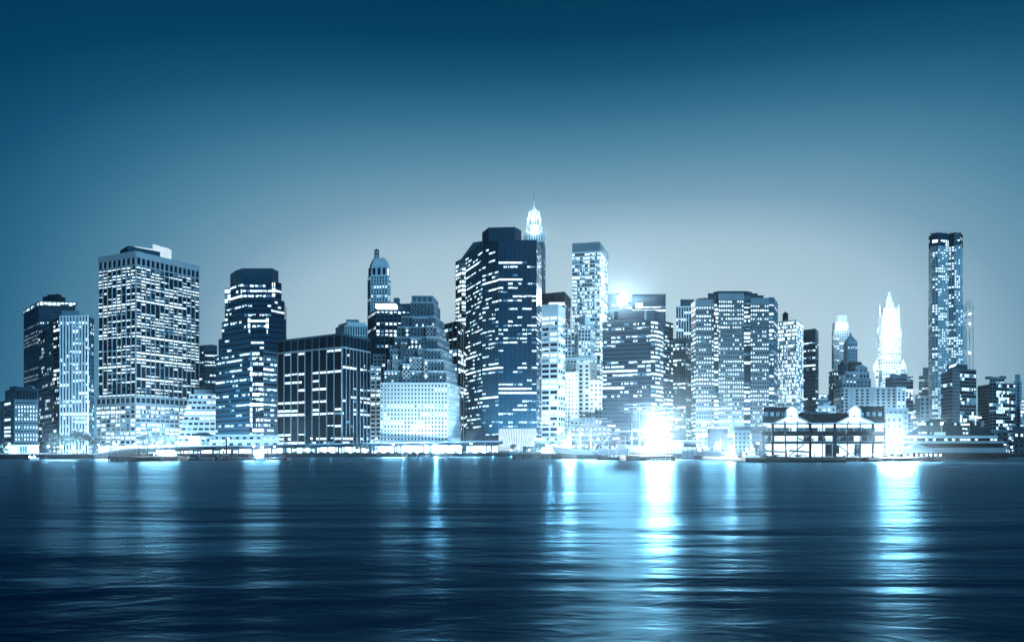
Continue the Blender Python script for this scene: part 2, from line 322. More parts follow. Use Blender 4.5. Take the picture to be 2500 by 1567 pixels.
b.tier([(1005,D0+32),(1056,D0+32),(1069,D0+62)], 722, 740, dict(zs, bay=5, fh=8, gl='mid', pf=.3, sf=.1, lf=0, pq=0), part='crown')
for (l, r, yt, yb, dd) in ((982,1002,888,934,2), (1034,1046,878,934,2), (958,972,866,905,6), (998,1032,872,905,6), (1020,1034,850,905,7), (978,992,836,878,10), (1002,1030,826,852,12), (988,1000,800,822,18), (1040,1058,795,822,17), (1006,1044,775,800,22)):
    b.tier([(l,D0+dd),(r,D0+dd)], yt, yb, dict(zs, topm='parapet', wall='concrete' if yt > 850 else 'grey_stone'), part='bay_tower', depth=8)  # bays repeat the painted glow, darker stone on the upper ones
b.done()
b = Bld('office_tower', 'dark tower with thick white piers just right of the stepped stone tower')
b.tier([(1085,790),(1117,768),(1137,800)], 783, None, S(wall='pale_stone', spw='black', gl='black', bay=8, fh=3.9, pf=.14, sf=.3, lf=.4, pb=.8, pq=.1, pr=.8, sp=.1, panes=2, stick=.2, full=.6), ncs=[3, 3])
b.done()
b = Bld('office_tower', 'narrow tower of bright window bands behind the left shoulder of the faceted glass tower')
b.tier([(1113,812),(1127,800),(1150,802)], 640, None, S(wall='grey_stone', bay=5, fh=4.6, pf=.05, sf=.35, lf=.85, pb=.85, pq=.3, panes=2, full=.4, top=.5)); b.tier([(1112,811),(1127,798),(1150,800)], 632, 640, S(), flat='grey_stone', part='cornice'); b.done()
# faceted glass tower
fg = S(wall='mid', body='blue_glass', spw='blue_glass', topm='blue_glass', gl='blue_glass', bay=4.4, fh=3.8, pf=.05, sf=.58, lf=.68, pb=.52, pq=.08, pr=.1, sp=.12, panes=6, stick=.25, part=.2, full=.35, top=3.5, dim=.25)
b = Bld('skyscraper', 'widest faceted blue glass tower with a bright atrium at its foot')
b.tier([(1137,735),(1178,692)], 592, None, dict(fg, lf=.7), depth=40, ref=1)
b.tier([(1178,692),(1217,674)], 588, None, fg, depth=40, ref=1); b.tier([(1217,674),(1310,674)], 586, 1046, fg, depth=50); b.tier([(1310,674),(1322,700)], 588, None, fg, depth=30, ref=0)
p = b.tier([(1177,712),(1193,696),(1257,694),(1273,706)], 554, 588, S(), flat='slate', part='penthouse')
for a, c in ((1200,1208), (1226,1232), (1236,1242)):
    mb = MB(); mb.box(X(a,705), X(c,705), 703, 708, p[2]-.1, p[2]+1.8, 'slate'); b.part('rooftop_unit', mb)
mb = MB(); mb.hexa([(X(1120,775),775,Z(640,775)), (X(1180,775),775,Z(640,775)), (X(1180,800),800,Z(640,775)), (X(1120,800),800,Z(640,775)), (X(1155,775),775,Z(592,775)), (X(1180,775),775,Z(588,775)), (X(1180,800),800,Z(588,775)), (X(1155,800),800,Z(592,775))], 'slate'); b.part('sloped_roof', mb)
mb = MB(); zt, zb = Z(1046,674), 9.0     # slanted glowing atrium roof
mb.hexa([(X(1232,655),655,zb), (X(1296,655),655,zb), (X(1308,676),676,zb), (X(1219,676),676,zb), (X(1219,674),674.2,zt), (X(1310,674),674.2,zt), (X(1310,680),680,zt), (X(1219,680),680,zt)], 'lit_box')
for k in range(14):
    t = k/13; mb.tube((X(1232+64*t,655),654.8,zb), (X(1219+91*t,674),673.9,zt), .16, .16, 'slate', 4)
b.part('atrium', mb)
mb = MB(); mb.hexa([(X(1126,700),700,3), (X(1178,680),682,3), (X(1178,692),694,3), (X(1126,740),740,3), (X(1139,735),730,Z(1045,730)), (X(1178,690),689,Z(1045,690)), (X(1178,692),694,Z(1045,690)), (X(1139,735),738,Z(1045,730))], 'blue_glass'); b.part('glass_skirt', mb)
b.done()
# spired tower
b = Bld('skyscraper', 'floodlit stepped pyramid crown and needle spire behind the widest glass tower', 'skyscraper')
Dq = 950; st = S(wall='grey_stone', gl='dark', bay=3.4, fh=4, pf=.5, sf=.3, lf=.1, pb=.4, pq=.04, panes=1, full=0, stick=1)
b.tier([(1280,965),(1288,Dq),(1325,Dq),(1331,966)], 590, None, st, ncs=[2, 7, 2])
for (l, r, yt, yb) in ((1279,1330,568,590), (1286,1323,550,568), (1288,1320,530,550), (1291,1317,514,530)):
    b.tier([(l,Dq+14),(l+4,Dq+4),(r-4,Dq+4),(r,Dq+14)], yt, yb, S(wall='white_stone', gl='grey_stone', bay=3.4, fh=9, pf=.5, sf=.3, lf=0, pq=0, pr=.6, sp=.3), part='crown', depth=18)
cx = X(1303.5,Dq+14); cy = Dq+16
def poly(r, n=8, a=math.pi/8): return [(cx+r*math.cos(a+2*math.pi*k/n), cy+r*math.sin(a+2*math.pi*k/n)) for k in range(n)]
mb = MB()
for r0, r1, ya, yb in ((6.0,3.7,514,503), (3.2,1.5,503,495), (1.2,.9,495,489)): mb.prism(poly(r0), Z(ya,Dq), Z(yb,Dq), 'white_stone', poly(r1))
mb.prism(poly(.8), Z(489,Dq), Z(477,Dq), 'white_stone', poly(.25)); b.part('spire', mb)
mb = MB(); mb.tube((cx,cy,Z(480,Dq)), (cx,cy,Z(455,Dq)), .32, .12, 'slate', 5); b.part('needle', mb)
for k in range(8):
    a = 2*math.pi*k/8; px_, py_ = cx+15*math.cos(a), cy+4+15*math.sin(a)
    if k in (4, 5, 6, 7, 0):
        for zz, pw in ((Z(592,Dq), 5000), (Z(560,Dq), 9000), (Z(528,Dq), 5500), (Z(506,Dq), 1800)):
            if k % 2 == 0 or zz > Z(545,Dq): light('floodlight', (px_, py_-4, zz), pw, b.root, 1.0)
b.done()
b = Bld('office_block', 'squat black-topped block in the gap right of the faceted glass tower')
b.tier([(1320,905),(1378,892),(1392,930)], 738, None, S(wall='slate', bay=4, fh=4, pf=.1, sf=.4, lf=.4, pb=.6, pq=.1)); b.tier([(1320,903),(1378,890),(1393,930)], 712, 738, S(wall='dark', gl='black', bay=2.4, fh=14, pf=.3, sf=.05, lf=0, pq=0, top=.8), part='crown')
mb = MB(); mb.box(X(1340,888), X(1378,888), 886, 890, Z(744,888), Z(739,888), 'lit_full'); b.part('lit_strip', mb); b.done()
b = Bld('office_tower', 'white gridded office tower with a blank top band right of the faceted glass tower')
b.tier([(1322,696),(1362,690),(1379,712)], 742, None, S(wall='white_stone', gl='glass', bay=7, fh=4.9, pf=.16, sf=.42, lf=.65, pb=.65, pq=.2, panes=3, stick=.7, part=.5, full=.2, top=10.5, pr=.5, sp=.45), ncs=[2, 3]); b.done()
b = Bld('skyscraper', 'tall narrow bright tower with an open mesh top and a blazing right side')
b.tier([(1397,1000),(1464,992),(1484,1050)], 612, None, S(wall='pale_stone', spw='pale_stone', gl='glass', bay=3.4, fh=5.2, pf=.1, sf=.42, lf=.85, pb=.8, pq=.35, panes=3, full=.35, stick=.35, pr=.2, sp=.35), ncs=[11, 6])
b.tier([(1397,1000),(1464,992),(1484,1050)], 590, 612, S(wall='concrete', gl='pale_glass', bay=2.2, fh=3, pf=.12, sf=.14, lf=0, pq=0), part='screen')
for y in (640, 700, 770, 840): light('floodlight', (X(1492,1010), 1010, Z(y,1010)), 26000, b.root, 2)
b.done()
b = Bld('stone_tower', 'pale stepped stone tower with a plain block top in front of the tall bright tower')
st = S(wall='pale_stone', gl='glass', bay=3.8, fh=4.4, pf=.35, sf=.35, lf=.5, pb=.5, pq=.2, panes=2, stick=.8, full=.1)
b.tier([(1414,890),(1428,882),(1441,890)], 771, 794, S(), flat='pale_stone', part='crown')
b.tier([(1400,892),(1412,872),(1442,872),(1453,890)], 793, None, st); b.tier([(1378,880),(1403,878)], 800, None, st, part='wing'); b.tier([(1376,862),(1456,860)], 872, None, dict(st, top=3), part='base'); b.done()
b = Bld('stone_tower', 'plain white stone block with paired dark windows below the pale stepped tower')
b.tier([(1411,800),(1440,797),(1457,815)], 882, None, S(wall='white_stone', gl='glass', bay=6.4, fh=4.5, pf=.5, sf=.45, lf=.1, pb=.3, pq=.05, panes=2, top=3), ncs=[2, 1]); b.tier([(1440,790),(1470,788)], 928, None, S(wall='white_stone', bay=5, fh=5, pf=.6, sf=.55, lf=.1, pq=.1, panes=1, top=3), part='wing'); b.done()
for a_, d_, y_, w_ in ((1432, 742, 950, 42000), (1395, 738, 930, 36000), (1462, 750, 960, 30000), (1425, 800, 860, 42000)): light('floodlight', (X(a_,d_), d_, Z(y_,d_)), w_, b.root, 2)  # added fill lights without fixtures, brightening the shaded white stone fronts
b = Bld('stone_tower', 'small white stone building with a dark carved attic left of the plain white block')
b.tier([(1377,770),(1411,768)], 908, None, S(wall='white_stone', gl='mid', bay=4, fh=4.3, pf=.5, sf=.45, lf=.5, pb=.5, pq=.2, panes=1)); b.tier([(1378,776),(1392,772),(1404,776)], 884, 910, S(wall='grey_stone', bay=2.4, fh=9, pf=.5, sf=.1, lf=0, pq=0, gl='slate'), part='attic'); b.done()
# behind, with the rooftop light
b = Bld('office_block', 'wide dark block behind the curved glass tower with a blinding lamp on its roof')
b.tier([(1483,905),(1512,900)], 716, None, S(wall='slate', bay=5, fh=4, pf=.08, sf=.45, lf=.5, pb=.6, pq=.1, top=12)); b.tier([(1543,902),(1625,900)], 718, None, S(wall='slate', bay=5, fh=4, pf=.08, sf=.45, lf=.6, pb=.6, pq=.1, top=14)); b.tier([(1512,915),(1543,915)], 738, None, S(wall='slate', lf=.8, pb=.8), part='link')
mb = MB(); mb.ball((X(1519,898),896,Z(732,898)), 6.5, 'lamp', 12); mb.tube((X(1519,898),900,Z(745,898)), (X(1519,898),898,Z(732,898)), .5, .5, 'steel', 5); b.part('floodlight', mb); light('lamp_light', (X(1519,890), 886, Z(733,890)), 9000, b.root, 2); glare((X(1519,890), 886, Z(733,890)), 1.5e6, b.root, 3)
mb = MB(); mb.box(X(1552,897), X(1568,897), 893, 898, Z(752,897), Z(741,897), 'lit_full'); b.part('rooftop_unit', mb); b.done()
# curved corner glass tower
b = Bld('office_tower', 'dark banded glass tower with a rounded right corner and a recessed dark crown')
cb = S(wall='blue_glass', spw='slate', gl='glass', bay=4, fh=3.95, pf=.03, sf=.55, lf=.55, pb=.52, pq=.08, pr=.1, sp=.3, panes=3, stick=.28, part=.2, full=.3, top=1.5)
b.tier([(1471,704),(1589,690)], 780, None, cb, depth=40, ref=1); b.tier([(1589,690),(1600,692),(1611,698),(1619,708)], 778, None, dict(cb, lf=.85, pb=.9, full=.6), depth=30, ref=0)
b.tier([(1619,728),(1643,742)], 783, None, dict(cb, lf=.7), depth=30, part='wing')
p = b.tier([(1490,715),(1509,706),(1598,704),(1612,712),(1622,724)], 757, 780, S(), flat='slate', part='crown'); b.units(p[0], p[2], 2)
for a in (1495, 1574):
    mb = MB(); mb.box(X(a,702.6), X(a+4,702.6), 702.4, 703.8, Z(779,703), Z(758,703), 'dim'); b.part('lit_shaft', mb)
b.done()
b = Bld('office_tower', 'white pier tower with a dark top box standing behind the lower glass blocks')
b.tier([(1650,862),(1694,860)], 747, None, S(wall='white_stone', spw='slate', gl='glass', bay=4, fh=4, pf=.4, sf=.3, lf=.1, pb=.4, pq=.08, panes=1, pr=.9, sp=.1, top=1.6), ncs=[7]); b.tier([(1661,880),(1696,880)], 731, 748, S(), flat='slate', part='penthouse'); b.done()
b = Bld('office_block', 'lower dark glass block with fine vertical fins beside the banded glass tower')
b.tier([(1643,768),(1674,760),(1688,776)], 824, None, S(wall='mid', spw='slate', gl='blue_glass', bay=2.2, fh=4, pf=.16, sf=.4, lf=.4, pb=.75, pq=.04, panes=1, stick=.2, pr=.35, sp=.15, top=5)); b.done()
# three panel tower
b = Bld('skyscraper', 'broad grey tower with three panels of small punched windows and bright corner notches')
pn = S(wall='grey_stone', gl='glass', bay=2.35, fh=4.0, pf=.42, sf=.58, lf=.55, pb=.85, pq=.3, panes=1, stick=.3, full=.25, part=0, top=6, pr=.3, sp=.3, dim=.1)
nb = S(wall='mid', gl='mid', bay=6, fh=4.0, pf=.06, sf=.42, lf=.9, pb=.88, pq=.5, panes=3, full=.4, top=6, stick=1)
b.tier([(1688,722),(1699,706)], 733, None, nb, ref=1); b.tier([(1699,700),(1743,700)], 731, None, pn, ncs=[7]); b.tier([(1743,706),(1754,706)], 725, None, nb, part='notch', depth=20)
b.tier([(1754,694),(1816,694)], 716, None, pn, ncs=[11]); b.tier([(1816,706),(1832,706)], 722, None, nb, part='notch', depth=20); b.tier([(1832,700),(1877,700)], 727, None, pn, ncs=[8])
b.tier([(1877,704),(1889,704)], 726, None, nb, part='notch', depth=20); b.tier([(1889,704),(1898,732)], 727, None, dict(nb, wall='grey_stone', lf=.5), depth=15, ref=0)
b.tier([(1728,716),(1850,716)], 716, 735, S(), flat='slate', part='crown'); p = b.tier([(1741,722),(1756,717),(1822,717),(1836,722)], 710.5, 717, S(), flat='slate', part='crown'); b.tier([(1850,720),(1864,720)], 721, 735, S(), flat='slate', part='crown')
b.mast(X(1753,722), 724, p[2], 3, .2); b.mast(X(1868,722), 724, Z(721,720), 4.5, .2); b.units([(X(1703,720),720),(X(1722,720),720),(X(1722,735),735)], Z(731,720), 3, 'grey_stone', 2.5); b.done()
b = Bld('office_tower', 'bright narrow tower of full-width windows with a wooden water tank on its roof')
p = b.tier([(1898,782),(1944,768),(1961,800)], 780, None, S(wall='white_stone', gl='pale_glass', bay=2.6, fh=4.1, pf=.1, sf=.3, lf=.92, pb=.9, pq=.5, panes=2, stick=.3, part=.3, full=.25, dim=.25, top=.8, pr=.15, sp=.3), ncs=[13, 6]); b.done()
t = root('water_tank', 'dark round water tank on legs on top of the bright narrow tower', 'water tank'); cx, cy = X(1919,790), 792; zb, zt = Z(781,768), Z(764,790)
mb = MB(); mb.tube((cx,cy,zb+3.4), (cx,cy,zt-1), 3, 2.9, 'dark', 14); mb.build('tank', t); mb = MB(); mb.tube((cx,cy,zt-1), (cx,cy,zt+1.8), 3.3, .2, 'black', 14); mb.build('roof', t)
for sx_, sy_ in ((-1,-1),(1,-1),(1,1),(-1,1)):
    mb = MB(); mb.tube((cx+2.2*sx_,cy+2.2*sy_,zb-.1), (cx+2*sx_,cy+2*sy_,zb+3.5), .28, .28, 'dark', 4); mb.build('leg', t)
b = Bld('office_tower', 'dark slim tower with sparse lit floors right of the water tank tower')
b.tier([(1961,848),(1991,838),(1998,858)], 802, None, S(wall='slate', gl='glass', bay=3.4, fh=4.2, pf=.06, sf=.55, lf=.28, pb=.7, pq=.12, panes=2, top=14, pr=.1, sp=.3)); b.done()
# right hand cluster
b = Bld('skyscraper', 'rounded pale tower with a bright stepped crown far behind the twin-gabled pier hall')
st = S(wall='pale_stone', gl='mid', bay=4.6, fh=4.8, pf=.3, sf=.4, lf=.3, pb=.4, pq=.1, panes=1, stick=1)
b.tier([(2031,1510),(2036,1496),(2049,1490),(2072,1490)], 805, None, st); b.tier([(2032,1512),(2040,1498),(2071,1496)], 786, 805, S(), flat='white_stone', part='setback')
b.tier([(2039,1506),(2048,1500),(2068,1500)], 769, 786, S(wall='white_stone', gl='pale_stone', bay=4, fh=12, pf=.5, sf=.1, lf=0, pq=0), part='crown')
for a, y in ((2030,795), (2052,792), (2066,792)): light('floodlight', (X(a,1474), 1474, Z(y,1474)), 20000, b.root, 2)
b.done()
b = Bld('stone_tower', 'grey tower with a small pyramid roof in front of the rounded pale tower')
p = b.tier([(2060,1010),(2069,990),(2093,992)], 833, None, S(wall='concrete', gl='slate', bay=3.6, fh=4.4, pf=.5, sf=.5, lf=.2, pb=.4, pq=.1, panes=1, stick=1, top=2))
mb = MB(); q = p[0]; cx, cy = sum(a[0] for a in q)/4, sum(a[1] for a in q)/4; mb.prism(q, p[2], Z(817,1000), 'grey_stone', [(cx+(x-cx)*.08, cy+(y-cy)*.08) for x, y in q]); mb.tube((cx,cy,Z(818,1000)), (cx,cy,Z(813,1000)), 1.2, 1, 'slate', 6); b.part('roof', mb); b.done()
b = Bld('office_block', 'dark narrow block at the left end of the classical stone cluster')
b.tier([(2024,905),(2034,890),(2047,895)], 905, None, S(wall='slate', gl='glass', bay=4, fh=4.2, pf=.4, sf=.45, lf=.3, pb=.5, pq=.1, panes=1)); b.done()
b = Bld('stone_building', 'broad classical stone building with cornices, a gabled attic and a dark cupola')
st = S(wall='grey_stone', gl='glass', bay=4.2, fh=4.4, pf=.42, sf=.45, lf=.35, pb=.4, pq=.12, panes=1, stick=.8, pr=.5, sp=.4)
b.tier([(2036,860),(2052,830),(2128,834)], 945, None, st); b.tier([(2040,866),(2056,840),(2126,842)], 925, 945, st, part='setback', cap=.8); b.tier([(2050,872),(2066,848),(2122,850)], 908, 925, dict(st, wall='concrete'), part='setback', cap=.8)
b.tier([(2069,868),(2080,866),(2104,868)], 883, 908, S(), flat='dark', part='setback')
p = b.tier([(2088,856),(2117,857)], 898, 908, dict(st, wall='concrete'), part='attic', depth=14)
mb = MB(); a, c = X(2086,856), X(2119,856); z0 = Z(898,856); zt = Z(889,856); mb.hexa([(a,855,z0),(c,855,z0),(c,870,z0),(a,870,z0),((a+c)/2-.1,855,zt),((a+c)/2+.1,855,zt),((a+c)/2+.1,870,zt),((a+c)/2-.1,870,zt)], 'concrete'); b.part('gable_roof', mb)
cx, cy = X(2058,856), 858; mb = MB(); z0 = Z(910,856); mb.tube((cx,cy,z0-2), (cx,cy,Z(893,856)), 4.6, 4.6, 'slate', 10); mb.tube((cx,cy,Z(893,856)), (cx,cy,Z(884,856)), 5, 1.6, 'dark', 10); mb.tube((cx,cy,Z(884,856)), (cx,cy,Z(879,856)), 1.3, .6, 'dark', 8); b.part('cupola', mb); b.done()
b = Bld('apartment_house', 'long pale apartment slab with columns of paired windows above the pier hall roof')
b.tier([(2060,700),(2189,694)], 945, None, S(wall='concrete', gl='glass', bay=5.2, fh=3.0, pf=.48, sf=.45, lf=.4, pb=.45, pq=.15, panes=2, stick=1, top=1.2, dim=.4, blank=(1,5)), ncs=[10]); b.tier([(2189,692),(2211,694)], 944, None, S(wall='white_stone', bay=4, fh=3, pf=.5, sf=.4, lf=.8, pb=.8, lit='lit_full', panes=1), depth=18, part='end_wing')
light('floodlight', (X(2202,676), 676, 22), 30000, b.root, 1); b.done()
# floodlit gothic tower
b = Bld('skyscraper', 'floodlit gothic tower glowing white with a steep crown and corner pinnacles', 'skyscraper')
Dw = 1300; wst = S(wall='white_stone', gl='slate', bay=5.2, fh=5.2, pf=.42, sf=.42, lf=.7, pb=.7, pq=.3, panes=2, stick=.8, full=.1)
b.tier([(2143,1320),(2155,1296),(2199,1300)], 822, None, wst, ncs=[2, 7])
b.tier([(2141,1322),(2154,1292),(2201,1298)], 810, 822, S(), flat='white_stone', part='cornice')
b.tier([(2145,1322),(2157,1300),(2196,1303)], 765, 810, S(wall='white_stone', gl='pale_stone', bay=5, fh=14, pf=.5, sf=.12, lf=0, pq=0, pr=1.2, sp=.3), part='crown')
b.tier([(2148,1324),(2159,1304),(2194,1306)], 752, 765, S(wall='white_stone', gl='pale_stone', bay=5, fh=9, pf=.4, sf=.2, lf=0, pq=0), part='crown')
cx, cy = X(2172,1315), 1318
def ring(r, n=8): return [(cx+r*math.cos(math.pi/8+2*math.pi*k/n), cy+r*math.sin(math.pi/8+2*math.pi*k/n)) for k in range(n)]
mb = MB()
for r0, r1, ya, yb in ((8.6,6.2,752,738), (6.6,4.9,738,722), (4.7,2.2,722,715), (1.8,.9,715,707)): mb.prism(ring(r0), Z(ya,1305), Z(yb,1305), 'white_stone', ring(r1))
mb.tube((cx,cy,Z(708,1305)), (cx,cy,Z(703,1305)), .6, .1, 'slate', 5); b.part('spire', mb)
def pinn(px_, D_, y0, y1, r):
    mb = MB(); x, z0, z1 = X(px_, D_), Z(y0, D_), Z(y1, D_); mb.tube((x,D_,z0), (x,D_,z0+(z1-z0)*.5), r, r, 'white_stone', 6); mb.tube((x,D_,z0+(z1-z0)*.5), (x,D_,z1), r, .1, 'white_stone', 6); b.part('pinnacle', mb)
for a, d, y0, y1, r in ((2148,1306,770,741,1.6), (2158,1300,768,748,1.4), (2194,1302,770,742,1.6), (2186,1300,766,750,1.3), (2165,1301,752,736,1.3), (2180,1301,752,736,1.3), (2143,1322,822,800,1.6), (2199,1300,822,800,1.6)): pinn(a, d, y0, y1, r)
b.tier([(2136,1290),(2146,1284)], 900, None, wst, part='wing'); b.tier([(2199,1288),(2211,1292)], 900, None, wst, part='wing')
for a, d, y0, y1, r in ((2140,1284,902,876,3.2), (2134,1284,905,886,2), (2205,1286,902,876,3.2), (2211,1288,905,886,2)): pinn(a, d, y0, y1, r)
for a, D_, ys, pw in ((2150,1270,(830,795,760), 30000), (2172,1262,(830,795,760,735), 26000), (2192,1270,(830,795,760), 22000), (2132,1290,(900,870,845,820), 15000), (2206,1268,(895,), 26000), (2139,1268,(895,), 26000), (2172,1290,(716,), 16000)):
    for y in ys: light('floodlight', (X(a,D_), D_, Z(y,D_)), pw, b.root, 2)
b.done()
b = Bld('apartment_tower', 'dark block with white floor lines right below the floodlit gothic tower')
p = b.tier([(2162,905),(2180,885),(2229,890)], 918, None, S(wall='slate', spw='grey_stone', gl='glass', bay=3.4, fh=4.4, pf=.08, sf=.16, lf=.35, pb=.5, pq=.12, panes=2, stick=.8)); b.units(p[0], p[2], 4, 'slate', 5)
light('lamp_light', (X(2186,880), 880, Z(912,880)), 6000, b.root); b.done()
b = Bld('office_block', 'hazy stepped block with lit bands left of the rippled silver tower')
st = S(wall='concrete', gl='mid', bay=4, fh=4.4, pf=.1, sf=.45, lf=.5, pb=.7, pq=.1, panes=2)
b.tier([(2233,1150),(2268,1148)], 963, None, st, part='wall'); b.tier([(2243,1160),(2272,1158)], 917, 964, st, part='setback'); b.tier([(2253,1168),(2272,1166)], 897, 918, S(), flat='grey_stone', part='setback'); b.tier([(2215,1140),(2236,1138)], 985, None, st, part='wing'); b.done()
b = Bld('stone_tower', 'small pale stone building at the foot of the rippled silver tower')
b.tier([(2246,905),(2270,900)], 967, None, S(wall='pale_stone', gl='slate', bay=5, fh=5, pf=.5, sf=.45, lf=.2, pb=.4, pq=.15, panes=1, stick=1)); b.done()
# rippled silver tower
b = Bld('skyscraper', 'tallest right-hand tower with a rippled silver facade and scaffold-like open top')
rs = S(wall='pale_stone', gl='mid', bay=3.6, fh=4.0, pf=.36, sf=.4, lf=.7, pb=.62, pq=.3, panes=1, stick=.55, full=.15, part=.2, top=.5, pr=.5, sp=.35, dim=.3)
rp = [(2268,1120),(2276,1102),(2290,1098),(2308,1101),(2316,1104),(2330,1098),(2344,1099),(2350,1112)]
b.tier(rp, 600, 742, rs, part='shaft'); b.tier([(a, d+3) for a, d in rp], 568, 600, S(wall='slate', gl='blue_glass', bay=4, fh=5, pf=.1, sf=.12, lf=.3, pb=.3, pq=.1, top=.3), part='open_top')
b.tier([(2267,1116),(2275,1098),(2290,1094),(2308,1097),(2316,1100),(2334,1094),(2350,1095),(2357,1110)], 742, None, rs)
mb = MB()
for a in (2272, 2285, 2297, 2309, 2321, 2333, 2345): mb.tube((X(a,1103),1103,Z(572,1103)), (X(a,1103),1103,Z(564,1103)), .35, .3, 'slate', 4)
b.part('roof_posts'[:9], mb); b.done()
t = root('construction_hoist', 'thin lattice hoist mast with lamps on the right side of the silver tower', 'hoist'); mb = MB(); D_ = 1100
for a in (2360, 2367, 2376): mb.tube((X(a,D_),D_,Z(1000,D_)), (X(a,D_),D_,Z(732 if a < 2370 else 745,D_)), .4, .4, 'concrete', 4)
for k in range(38):
    y = 742+k*6.8; mb.tube((X(2357,D_),D_,Z(y,D_)), (X(2376,D_),D_,Z(y,D_)), .3, .3, 'concrete', 4)
mb.build('lattice', t)
for y in (767, 791, 862): mb = MB(); mb.ball((X(2368,D_-3),D_-3,Z(y,D_)), 1.1, 'lamp', 8); mb.build('lamp', t)
# housing towers at the right
ht = S(wall='slate', spw='concrete', gl='glass', bay=3.6, fh=3.7, pf=.1, sf=.12, lf=.5, pb=.5, pq=.15, panes=2, stick=.7, full=.1, pr=.2, sp=.7, dim=.3)
b = Bld('apartment_tower', 'dark housing tower with pale balcony lines in front of the rippled silver tower')
b.tier([(2298,815),(2325,792)], 905, None, dict(ht, lf=.1, pq=.03), ref=1); b.tier([(2325,790),(2343,788)], 898, None, dict(ht, wall='mid', gl='mid', lf=.05, pq=.02)); b.tier([(2343,789),(2383,800)], 900, None, dict(ht, lf=.8, pb=.6, pq=.3), ref=0)
b.tier([(2312,812),(2362,812)], 890, 903, S(), flat='slate', part='penthouse'); mb = MB(); mb.hexa([(X(2316,800),800,Z(898,800)),(X(2332,800),800,Z(893,800)),(X(2332,803),803,Z(893,800)),(X(2316,803),803,Z(898,800)),(X(2318,800),800,Z(893,800)),(X(2336,800),800,Z(887,800)),(X(2336,803),803,Z(887,800)),(X(2318,803),803,Z(893,800))], 'lit_full'); b.part('lit_strip', mb)
b.done()
b = Bld('apartment_tower', 'broad dark housing tower near the right edge with lit windows down its middle')
b.tier([(2387,862),(2415,840)], 938, None, dict(ht, lf=.05, pq=.02), ref=1); b.tier([(2415,836),(2432,834)], 932, None, dict(ht, wall='mid', lf=.1, pq=.05)); b.tier([(2432,835),(2479,848)], 934, None, dict(ht, lf=.75, pb=.55, pq=.25), ref=0)
p = b.tier([(2416,866),(2452,864)], 921, 938, S(wall='grey_stone', bay=3, fh=4, lf=.5, pb=.5), part='penthouse'); b.units(p[0], p[2], 3); b.done()
b = Bld('apartment_tower', 'plain grey end tower rising behind the broad dark housing tower'); b.tier([(2476,900),(2494,902)], 930, None, S(wall='grey_stone', bay=12, fh=4, lf=.05, pq=0, pf=.7)); b.tier([(2478,906),(2491,906)], 914, 932, S(), flat='grey_stone', part='penthouse'); b.done()
b = Bld('apartment_tower', 'bright banded building cut off by the right edge of the view'); b.tier([(2491,860),(2540,860)], 972, None, S(wall='concrete', bay=4, fh=4, pf=.08, sf=.4, lf=.95, pb=.95, pq=.6)); b.done()
b = Bld('stone_building', 'white corner building with a long attic at the right end of the pier hall')
st = S(wall='white_stone', gl='grey_stone', bay=4.4, fh=4.6, pf=.5, sf=.45, lf=.1, pq=.05, panes=1)
b.tier([(2163,560),(2203,558)], 1012, None, st); b.tier([(2168,640),(2217,638)], 996, None, dict(st, wall='pale_stone'), part='wing'); b.tier([(2162,559),(2204,557)], 1009, 1012, S(), flat='white_stone', part='cornice'); light('floodlight', (X(2190,540), 540, 12), 16000, b.root, 1); b.done()
b = Bld('office_block', 'low white block glimpsed between the slim dark tower and the stone cluster'); b.tier([(1996,700),(2040,700)], 990, None, S(wall='pale_stone', gl='dark', bay=4, fh=5, pf=.6, sf=.5, lf=.1, pq=.1, panes=1)); b.tier([(2010,706),(2026,706)], 983, 992, S(), flat='pale_stone', part='penthouse'); b.done()
b = Bld('office_block', 'far bright roof glowing behind the low white block'); b.tier([(1996,1000),(2026,1000)], 962, None, S(wall='pale_stone', lf=1, pb=1, fh=6, sf=.2, top=.3)); b.tier([(1998,980),(2024,980)], 975, None, S(), flat='grey_stone', part='wing'); b.done()
